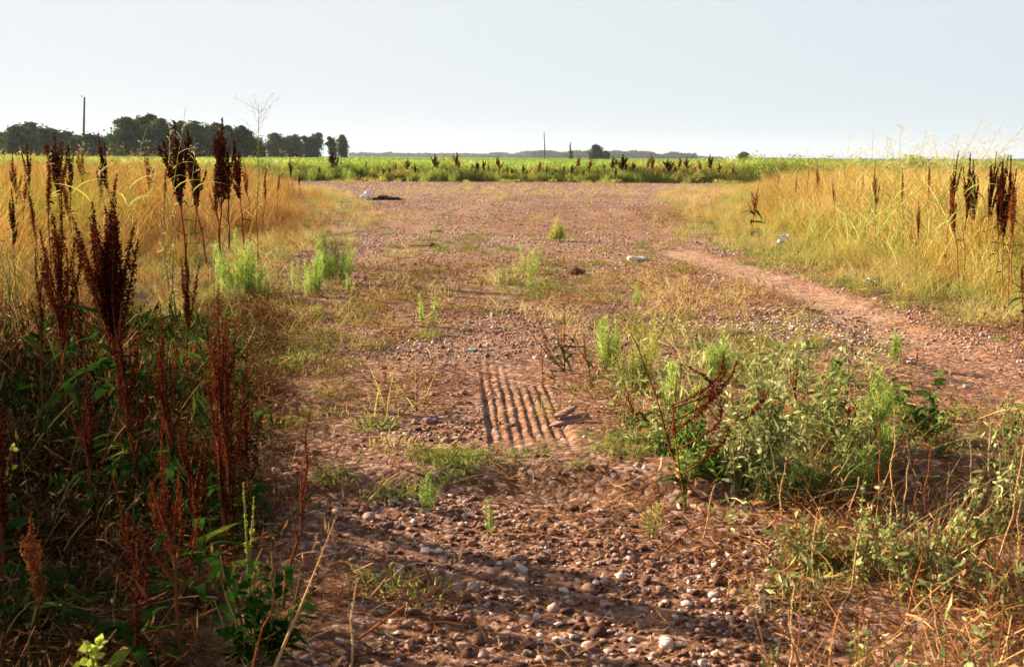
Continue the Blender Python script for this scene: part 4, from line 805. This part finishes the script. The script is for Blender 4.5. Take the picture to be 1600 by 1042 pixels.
pll = [(277, 166, 9, .14, 'tallest pale grass stalk, over the tall grove left of the thickest dock head'), (262, 196, 11, .05, 'fine grass stalk in front of the tall grove, left of the tallest stalk'), (212, 200, 10, .2, 'pale drooping stalk leaning right at the left end of the tall grove'), (198, 222, 11, -.05, 'short pale stalk under the left end of the tall grove'), (154, 234, 10, .25, 'pale stalk leaning right below the tall pole'), (120, 218, 12, .2, 'pale stalk leaning right just left of the tall pole'), (300, 214, 10, .08, 'pale stalk just right of the thickest dock head'), (232, 236, 12, .1, 'short pale stalk amid the golden grass below the grove'), (75, 238, 13, .05, 'thin stalk near the left edge in front of the wood'), (425, 232, 13, .3, 'pale stalk leaning right before the small grove')]
for (px, ty, D, ln, lab) in pll: plume_grass(px, ty, D, lab, LG, ln, 9, 3, .45)
# airy open seed head against the sky
g, H, _ = from_D(396, 168, 12); o = thing('airy_weed', (g[0], g[1], Hp(g[0], g[1])), 'airy weed with a wide cloud of hair-thin branches against the sky', 'weed')
P = path([0, 0, 0], [.02, 0, 1], H, [0, 0, 0], 8, .006); b = B(); tube(b, P, np.linspace(.006, .0015, 8), 5)
for k in range(16):
    t = U(.62, .95); p0 = plerp(P, np.array([t]))[0]; az = U(0, 6.283); Q_ = path(p0, [math.cos(az), math.sin(az), U(.4, 1.3)], U(.14, .34), [0, 0, U(-.1, .2)], 5, .05); tube(b, Q_, np.linspace(.0018, .0007, 5), 3)
    for j in range(5):
        q0 = plerp(Q_, np.array([U(.3, 1)]))[0]; q1 = q0+norm(rng.normal(size=3))*U(.03, .07); tube(b, np.stack([q0, (q0+q1)/2, q1]), [.0008]*3, 3)
part('stems', b, M['docktan'], o)
b = B(); n = 150; t = U(.35, .8, n); c = plerp(P, t)+rng.normal(size=(n, 3))*.015; ribbons(b, c, rng.normal(size=(n, 3))+[0, 0, .4], .045, 0*c, .008, 2, 'leaf'); part('foliage', b, M['broad'], o)
# orange flower at field edge
p = at(905, 262, 55); o = thing('orange_flower', (p[0], 54.9, 0), 'yellow-orange flower on a weed at the far roadside', 'flower'); b = B(); tube(b, [[0, 0, 0], [0, 0, .4], [0, 0, p[2]]], [.008]*3, 4); part('stem', b, M['stem'], o); b = B(); flakes(b, rng.normal(size=(24, 3))*.05+[0, 0, p[2]], .06, .8); part('petals', b, M['flower'], o)
# ================================================================== LOOSE THINGS ON THE GROUND
def rock(px, py, wpx, flat, mat, label, cat, name='stone', asp=.7, seed=1, jag=.5, rz=0., lift=.3, tilt=(0, 0), sub=4):
    g = G(px, py); w = wpx/F*g[1]; g[2] = Hp(g[0], g[1]); b = stone(sub, flat, jag, seed); b.V[0] = b.V[0]*np.array([w*1.15, w*1.15*asp, w*1.1])
    o = link(bpy.data.objects.new(name, b.mesh(name, M[mat], jag < .4))); o.location = (g[0], g[1], g[2]+w*flat*lift); o.rotation_euler = (tilt[0], tilt[1], rz); tag(o, label, cat); return o
rock(996, 406, 30, .30, 'whitestone', 'pale grey-white flat stone in the middle of the drive', 'stone', seed=3)
rock(1018, 1020, 44, .40, 'whitestone', 'large white stone at the bottom of the pebbly ground', 'stone', seed=5, jag=.35)
rock(740, 548, 18, .30, 'teal', 'small blue-grey stone just above the tyre print', 'stone', seed=7, jag=.3)
rock(1297, 536, 18, .5, 'teal', 'small dark-shaded bluish stone right of the white chips', 'stone', seed=9)
rock(900, 428, 24, .5, 'darkclod', 'dark earth clod beside the dark cored shrub', 'clod', 'clod', seed=11, jag=.7)
for k, (px, w, lab) in enumerate([(597, 26, 'largest black clod on the road verge at left centre'), (614, 22, 'black clod touching the right side of the largest one'), (582, 14, 'small black clod left of the largest one'), (628, 10, 'smallest black clod at the right end of the clod row')]):
    rock(px, 313, w, .28, 'darkclod', lab, 'clod', 'clod', seed=13+k, jag=.8)
rock(572, 310, 12, .9, 'paper', 'white crumpled litter beside the black clods by the road', 'litter', 'crumpled_paper', seed=21, jag=.8)
rock(688, 858, 16, .6, 'slab', 'smooth pink stone at the left of the pebbly patch', 'stone', seed=22, jag=.3)
rock(810, 838, 24, .4, 'slab', 'flat mauve stone at the top of the pebbly patch', 'stone', seed=23, jag=.3)
rock(840, 1030-110, 14, .7, 'whitestone', 'small round white pebble in the middle of the pebbly patch', 'stone', seed=24, jag=.2)
rock(672, 661, 26, .35, 'slab', 'pinkish stone left of the tyre print', 'stone', seed=25, jag=.3)
rock(1010-75, 788, 42, .22, 'slab', 'long flat pinkish stone before the dark shade under the bushes', 'stone', seed=26, jag=.35)
# broken slab: two tilted flat plates
g = G(888, 660); g[2] = Hp(g[0], g[1]); o = thing('broken_slab', tuple(g), 'pinkish broken slab of two thin plates beside the tyre print', 'slab')
def plate(b, out, th, z, tiltx, tilty):
    o2 = []
    for q in range(len(out)):
        (xa, ya), (xb, yb) = out[q], out[(q+1) % len(out)]
        for f_ in (0, .33, .66): o2.append((xa+(xb-xa)*f_+random.uniform(-.005, .005), ya+(yb-ya)*f_+random.uniform(-.005, .005)))
    out = o2
    n = len(out); V = []
    for s_ in (0, 1):
        for (x, y) in out: V.append([x, y, z+th*s_+x*tiltx+y*tilty+random.uniform(-.001, .001)])
    V = np.array(V); c0 = V[:n].mean(0); c1 = V[n:].mean(0)+[0, 0, .002]; k = np.arange(n); k2 = (k+1) % n
    b.add(np.concatenate([V, [c0, c1]]), np.stack([k, k2, k2+n, k+n], -1), np.concatenate([np.stack([k2, k, k*0+2*n], -1), np.stack([k+n, k2+n, k*0+2*n+1], -1)]))
b = B(); plate(b, [(-.088, -.045), (-.02, -.05), (.05, -.03), (.10, .01), (.085, .055), (.04, .04), (0, .035), (-.05, .0)], .006, .010, .06, .28); part('lower_plate', b, M['slab'], o)
b = B(); plate(b, [(-.08, .0), (-.02, -.005), (.03, .03), (.045, .07), (.01, .075), (-.05, .04)], .005, .030, .16, .30); part('upper_plate', b, M['slab'], o)
# stick on the gravel
g = G(655, 386); g[2] = Hp(g[0], g[1]); o = thing('stick', tuple(g), 'short pale broken stick lying on the gravel left of centre', 'stick')
b = B(); tube(b, [[-.17, .05, .02], [-.06, .01, .028], [.06, -.02, .026], [.15, -.05, .03]], [.011, .014, .016, .019], 7); part('shaft', b, M['drystalk'], o)
b = B(); tube(b, [[.15, -.05, .03], [.19, -.06, .035], [.215, -.055, .04]], [.021, .022, .014], 7); part('bark_knot', b, M['bark'], o)
# white litter: thin crumpled sheets with real folds
def sheet(px, py, wpx, hpx, label, stand, seed):
    g = G(px, py); w = wpx/F*g[1]; h = hpx/F*g[1]; g[2] = Hp(g[0], g[1]); u = np.linspace(-1, 1, 15); Uu, Vv = np.meshgrid(u, u)
    f = (fbm(Uu*2+seed*5, Vv*2, 3, seed)-.5); r = 1-.22*fbm(Uu*3+9, Vv*3+seed, 2, 5)
    if stand: V = np.stack([Uu*w*.5*r+f*w*.4+Vv*w*.25, f*w*.9, h*.5*(Vv*r+1)+.02], -1)
    else: V = np.stack([Uu*w*.5*r, Vv*w*.35*r, .02+h*(.3+f*1.1)*(1-.5*(Uu**2))], -1)
    V = V.reshape(-1, 3); V2 = V+np.array([.0, .003, .003]); i = (np.arange(14)[:, None]*15+np.arange(14)[None]); Q = np.stack([i, i+1, i+16, i+15], -1).reshape(-1, 4)
    b = B(); b.add(V, Q); b.add(V2, Q[:, ::-1])
    e = np.concatenate([np.arange(15), np.arange(14, 225, 15)[1:], np.arange(224, 209, -1)[1:], np.arange(210, 0, -15)[1:-1]]); e2 = np.roll(e, -1); n = 225; b.n -= 450; b.add(np.zeros((0, 3)), np.stack([e, e2, e2+n, e+n], -1)); b.n += 450
    o = link(bpy.data.objects.new('crumpled_paper', b.mesh('crumpled_paper', M['paper'], True))); o.location = tuple(g); tag(o, label, 'litter')
sheet(1221, 388, 15, 20, 'white scrap of paper standing in the grass at the edge of the right grass', True, 1)
sheet(1357, 444, 24, 13, 'white crumpled scrap lying at the foot of the right grass', False, 2)
sheet(1592, 384, 24, 10, 'pale scrap caught in the grass at the right edge', False, 3)
# fallen stems
FS = [(340+60, 500, 470, 520), (575, 760, 640, 735), (560, 960, 720, 880), (1080, 770, 1100, 790), (1205, 880, 1290, 850), (870, 975, 925, 990), (1430, 545, 1480, 560), (940, 405, 980, 402), (1040, 832, 1110, 800)]
for k, (x0, y0, x1, y1) in enumerate(FS):
    p0, p1 = G(x0, y0), G(x1, y1); p0[2] = Hp(*p0[:2])+.015; p1[2] = Hp(*p1[:2])+.03; mid_ = (p0+p1)/2+[0, 0, .02]
    o = link(bpy.data.objects.new('fallen_stem', None)) if False else None
    b = B(); tube(b, np.array([p0, (p0*.7+mid_*.3), mid_, (p1*.6+mid_*.4), p1])-p0, [.004, .004, .0035, .003, .0015], 5)
    o = link(bpy.data.objects.new('fallen_stem', b.mesh('fallen_stem', M['drystalk' if k % 2 else 'redstem']))); o.location = tuple(p0)
    tag(o, ['dry stem lying between the left shrubs and the bare drive', 'short stem lying on the grassy lip below the straw stubs', 'long dark red stem lying across the bottom left of the pebbles', 'short bright stem lying in front of the black shade', 'dry stem lying right of the pebbles by the creeping weed', 'pale stem lying at the bottom of the pebbles', 'stem lying right of the lone dark feathery shrub', 'thin stem lying left of the flat pale stone', 'stem lying on the reddish soil below the bushes'][k], 'stem')
# ------------------------------------------------------------------ weeds outside the frame on the left, whose shade falls on the foreground

prot = [tuft(70, .20, .75, 1.35, .004, .009, .10, .15, heads=.6, mat='tangle') for _ in range(3)]
P = np.stack([U(-5.0, -1.0, 1600), U(2.6, 7.0, 1600)], 1); px, py = proj(P[:, 0], P[:, 1]); k = (px < -215) & (P[:, 1] > 3.3) & (fbm(P[:, 0]*2.6, P[:, 1]*2.6, 3, 101) > .49); P = P[k]
scatter('tall_grass', 'high weedy grass just outside the picture on the left', prot, np.stack([P[:, 0], P[:, 1], Hn(P[:, 0], P[:, 1])], 1), U(0, 6.28, len(P)), U(.7, 1.05, len(P)), U(0, .5, len(P)))
prot = [tuft(26, .25, .7, 1.35, .012, .024, .22, .8, heads=.0, segs=6, mat='blade') for _ in range(4)]
P = np.stack([U(4, 26, 2600), U(12, 34, 2600)], 1); px, py = proj(P[:, 0], P[:, 1]); rt = zones(P[:, 0], P[:, 1])[1]
k = rt & (px > 1230) & (U(0, 1, len(P)) < .04+.35*sstep(1260, 1500, px)*(P[:, 1] > 14)*(fbm(P[:, 0]*.4, P[:, 1]*.3, 3, 102) > .48)); P = P[k]
scatter('tall_blades', 'broad pale green grass blades standing behind the right grass', prot, np.stack([P[:, 0], P[:, 1], 0*P[:, 0]], 1), U(0, 6.28, len(P)), U(.6, 1.0, len(P)), U(0, 1, len(P)))
# ------------------------------------------------------------------ summer haze
def hazebox(dens):
    x0, x1, y0, y1, z0, z1 = -2750, 2750, -2750, 2900, -1.6, 42
    me = bpy.data.meshes.new('haze'); me.from_pydata([(x, y, z) for z in (z0, z1) for x, y in ((x0, y0), (x1, y0), (x1, y1), (x0, y1))], [], [(3, 2, 1, 0), (4, 5, 6, 7), (0, 1, 5, 4), (1, 2, 6, 5), (2, 3, 7, 6), (3, 0, 4, 7)])
    m = bpy.data.materials.new('haze'); m.use_nodes = True; nt = m.node_tree; nt.nodes.remove(nt.nodes['Principled BSDF'])
    v = nt.nodes.new('ShaderNodeVolumePrincipled'); v.inputs['Color'].default_value = (.80, .89, 1, 1); v.inputs['Density'].default_value = dens; v.inputs['Anisotropy'].default_value = .2
    nt.links.new(v.outputs[0], nt.nodes['Material Output'].inputs['Volume']); me.materials.append(m)
    tag(link(bpy.data.objects.new('haze', me)), 'pale summer haze over the fields', kind='stuff')
hazebox(.00009)


# dark leafy growth filling the left foreground
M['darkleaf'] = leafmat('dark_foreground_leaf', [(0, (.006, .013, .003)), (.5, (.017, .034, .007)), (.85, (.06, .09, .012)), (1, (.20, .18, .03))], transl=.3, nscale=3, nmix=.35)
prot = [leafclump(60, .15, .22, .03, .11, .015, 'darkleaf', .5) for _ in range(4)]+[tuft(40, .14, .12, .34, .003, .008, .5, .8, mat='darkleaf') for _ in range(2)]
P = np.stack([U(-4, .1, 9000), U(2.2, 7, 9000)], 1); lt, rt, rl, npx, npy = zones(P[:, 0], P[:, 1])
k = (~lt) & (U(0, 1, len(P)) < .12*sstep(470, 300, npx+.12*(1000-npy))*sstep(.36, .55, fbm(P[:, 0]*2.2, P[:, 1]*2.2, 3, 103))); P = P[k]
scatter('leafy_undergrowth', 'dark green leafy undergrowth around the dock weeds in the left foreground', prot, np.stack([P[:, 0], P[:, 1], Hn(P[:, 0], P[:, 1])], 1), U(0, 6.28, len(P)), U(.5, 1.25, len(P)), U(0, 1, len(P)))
# ragged undergrowth of the clump right of the tyre print
CL = [(1150, 710, 150, 50), (1290, 730, 100, 50), (1060, 680, 80, 40), (1140, 610, 90, 30), (1440, 670, 70, 35), (960, 570, 60, 20), (1250, 620, 80, 40)]
prot = [leafclump(46, .11, .17, .03, .085, .013, 'gray', .8) for _ in range(3)]+[leafclump(60, .10, .14, .02, .05, .006, 'feather', .9) for _ in range(2)]+[tuft(22, .10, .12, .34, .002, .005, .5, .6, mat='strawpale') for _ in range(4)]+[tangle(24, .13, .06, .22, 1.0, 'strawpale') for _ in range(3)]
P = np.stack([U(.2, 3.4, 9000), U(3.8, 8, 9000)], 1); _, _, _, npx, npy = zones(P[:, 0], P[:, 1])
k = U(0, 1, len(P)) < .055*blobs(npx, npy, CL)*sstep(.38, .55, fbm(P[:, 0]*3, P[:, 1]*3, 3, 105))+.012*(npx > 1000)*(seg_dist(P[:, 0], P[:, 1], TRAIL) > .5); P = P[k]
scatter('weed_undergrowth', 'ragged mixed low weeds and straw between the bushes right of the tyre print', prot, np.stack([P[:, 0], P[:, 1], Hn(P[:, 0], P[:, 1])], 1), U(0, 6.28, len(P)), U(.5, 1.3, len(P)), U(0, .7, len(P)))
# pale and rusty weeds of the right foreground
prot = [leafclump(26, .08, .12, .02, .05, .014, 'gray', .8) for _ in range(3)]+[tuft(16, .10, .10, .36, .002, .005, .45, .6, mat='litter') for _ in range(4)]+[tangle(26, .14, .06, .22, 1.0) for _ in range(3)]
prot = [(b_, M['litter'] if m_ == M['tangle'] else m_) for b_, m_ in prot]
P = np.stack([U(.3, 2.6, 6000), U(2.3, 4.8, 6000)], 1); _, _, _, npx, npy = zones(P[:, 0], P[:, 1])
k = U(0, 1, len(P)) < .15*sstep(1080, 1330, npx-.3*(npy-850))*sstep(690, 790, npy)*sstep(.34, .55, fbm(P[:, 0]*3, P[:, 1]*3, 3, 104)); P = P[k]
scatter('dry_weeds', 'dry rusty and pale weeds covering the right foreground', prot, np.stack([P[:, 0], P[:, 1], Hn(P[:, 0], P[:, 1])], 1), U(0, 6.28, len(P)), U(.5, 1.2, len(P)), U(0, 1, len(P)))
leafy(1150, 690, 590, 80, 'ragged pale green bush behind the rusty sprawling heads', 9, .09, .16, 'gray', dens=70, group=BG, topx=1175)
leafy(1320, 740, 600, 70, 'grey-green bush with red-brown spikes right of the broad one', 9, .08, .18, 'gray', dens=70, group=BG, topx=1345)
leafy(1110, 745, 680, 90, 'low dark leafy growth in front of the red dock stems', 14, .07, .25, 'broad', dens=80, group=BG)
leafy(1000, 700, 650, 60, 'little pale green weed beside the broken slab side of the clump', 8, .05, .2, 'gray', dens=80, group=BG)
feathery(1350, 700, 585, 60, 'ragged feathery shrub at the rear right of the clump', 12, needle=.04, tilt_=.15)
feathery(1385, 740, 660, 50, 'small feathery shrub at the far right end of the clump', 10, needle=.035, tilt_=-.1)
D1(1190, 690, 1195, 600, 'upright red-brown dock spike inside the grey-green bushes', nb=5, rad=.011, dens=16, mat='dockred', leaves=8, leafL=.12, group=CG, spread_=.25)
D1(1255, 700, 1240, 560, 'tan seeded dock stem at the rear of the bushes', nb=4, rad=.009, dens=12, mat='docktan', leaves=6, leafL=.12, group=CG, spread_=.2)
# more shadowy stems crowding the left foreground
for bx, by, tx, ty, lab, kw in [
    (150, 800, 128, 560, 'dark dock stem half hidden under the two tall spires at the left', dict(nb=8, mat='dock')), (215, 770, 205, 470, 'dark dock spire pressed against the right side of the broadest one', dict(nb=12, mat='dock')),
    (310, 900, 300, 640, 'dark ragged dock between the red fan and the dark stout stem', dict(nb=9, mat='dock')), (60, 960, 40, 800, 'rusty dry dock in the bottom left corner', dict(nb=6, mat='docktan')), (200, 1010, 215, 850, 'dark leafy dock at the bottom below the red fan', dict(nb=6, mat='dock')),
    (395, 800, 385, 600, 'thin dark dock behind the bright green seed spike', dict(nb=5, mat='dock')), (0, 900, -15, 600, 'dark dock plant cut by the left edge low in the picture', dict(nb=8, mat='dock')), (130, 640, 122, 420, 'dark side dock between the two tall spires', dict(nb=8, mat='dock'))]:
    D1(bx, by, tx, ty, lab, rad=.018, dens=28, ss=.0075, leaves=14, leafL=.2, spread_=.15, h0=.25, group=FG, **kw)

extra = [(25, 262, 13, 'tan0', 'brown dock in the golden grass left of the thin rusty spike'), (150, 250, 16, 'dark1', 'dark dock between the tall pole and the gap left of the grove'), (112, 258, 11, 'tan0', 'rust coloured dock over the tall two spires at the left'), (300, 236, 13, 'dark0', 'dark dock crowding the right side of the thickest head'),
         (250, 258, 14, 'tan1', 'brown dock tip left of the thickest dark head'), (352, 226, 13, 'dark1', 'dark dock behind the right spire of the pair'), (390, 252, 18, 'tan0', 'brown dock near the airy weed'), (430, 268, 20, 'tan1', 'small brown dock spike before the small grove'), (60, 290, 8.5, 'tan1', 'brown dock spike above the small side spire at left')]
for (px, ty, D, key, lab) in extra: dcopy(key, px, ty, D, lab, MG, .75)
extra = [(1512, 280, 10, 'tan0', 'rust dock leaning under the second tall dark spire'), (1530, 248, 12.5, 'dark0', 'dark dock filling the gap right of the second tall spire'), (1570, 250, 10.5, 'dark0', 'dark red dock just left of the rust dark spire at the right edge'), (1592, 270, 9, 'tan0', 'rust dock low at the right edge'), (1310, 276, 18, 'tan0', 'brown dock right of the forked one'), (1420, 262, 15, 'tan1', 'thin brown dock between the parallel heads and the candelabra'), (1260, 262, 26, 'tan1', 'small brown dock tip left of the forked one'), (1215, 268, 30, 'tan0', 'small brown dock at the far left end of the right grass')]
for (px, ty, D, key, lab) in extra: dcopy(key, px, ty, D, lab, RG, .55)

D1(1150, 735, 1155, 640, 'second sprawling rusty dock, low in the front middle of the bushes', branches=[(.9, .2, .30, 2.6), (.8, -.3, .26, 1.6), (.6, 2.9, .22, 1.5), (.7, .1, .30, 1.1)], rad=.014, dens=24, ss=.0065, mat='dockred', leaves=8, leafL=.12, group=CG, headfrac=.4)
D1(1320, 720, 1335, 610, 'brown seeded dock at the right of the bushes', nb=6, rad=.010, dens=14, mat='docktan', leaves=8, leafL=.12, group=CG, spread_=.3)
D1(925, 600, 915, 520, 'little red-brown dock right beside the small reddish one', nb=4, rad=.011, dens=16, mat='docktan', leaves=10, leafL=.10, group=CG, spread_=.35)
D1(850, 600, 845, 545, 'low rusty dock shoot left of the small reddish one', nb=3, rad=.009, dens=14, mat='docktan', leaves=8, leafL=.09, group=CG, spread_=.5)
# straw and weeds straying from the field edge on to the road
prot = [tuft(40, .20, .08, .35, .006, .012, .5, .6, mat='strawpale') for _ in range(3)]+[leafclump(36, .18, .22, .05, .12, .03, 'edge') for _ in range(3)]
P = np.stack([U(-22, 30, 900), 54.8-np.abs(rng.normal(size=900))*2.2], 1); P = P[fbm(P[:, 0]*.4, P[:, 1]*.4, 3, 115) > .5]
scatter('stray_road_weeds', 'stray weeds and straw creeping from the field edge on to the road', prot, np.stack([P[:, 0], P[:, 1], Hn(P[:, 0], P[:, 1])], 1), U(0, 6.28, len(P)), U(.5, 1.2, len(P)), U(0, 1, len(P)))

leafy(1030, 715, 610, 70, 'dark leafy weed at the left end of the clump under the leaning red stem', 9, .06, .3, 'gray', dens=80, group=BG)
leafy(975, 665, 590, 60, 'scraggly olive weed between the yellow-green shrub and the clump', 7, .05, .2, 'olive', dens=80, group=BG)
D1(1005, 690, 975, 600, 'ragged brown dock at the left end of the clump', nb=5, rad=.010, dens=14, mat='docktan', leaves=10, leafL=.12, group=CG, spread_=.4)
feathery(1085, 745, 690, 70, 'dark olive feathery growth at the front left foot of the clump', 12, needle=.035, mat='olive', dens=.7)
row = [(497, 258), (508, 264), (533, 262), (552, 262), (573, 250), (598, 262), (606, 258), (628, 260), (650, 256), (699, 258), (742, 262), (758, 248), (775, 262), (791, 258), (815, 256), (824, 264), (856, 258), (893, 256), (912, 262), (947, 254), (963, 262), (996, 262), (1012, 248), (1038, 262), (1054, 256), (1102, 262), (1124, 254), (1146, 258)]
for k, (px, ty) in enumerate(row):
    dcopy(('tan0', 'tan1', 'dark1')[k % 3], px+U(-1, 1), ty, U(54.2, 55.6), ORD[k]+' smaller dock from the left at the foot of the far roadside row', 'smaller docks at the foot of the far roadside row', U(1.5, 2.4))
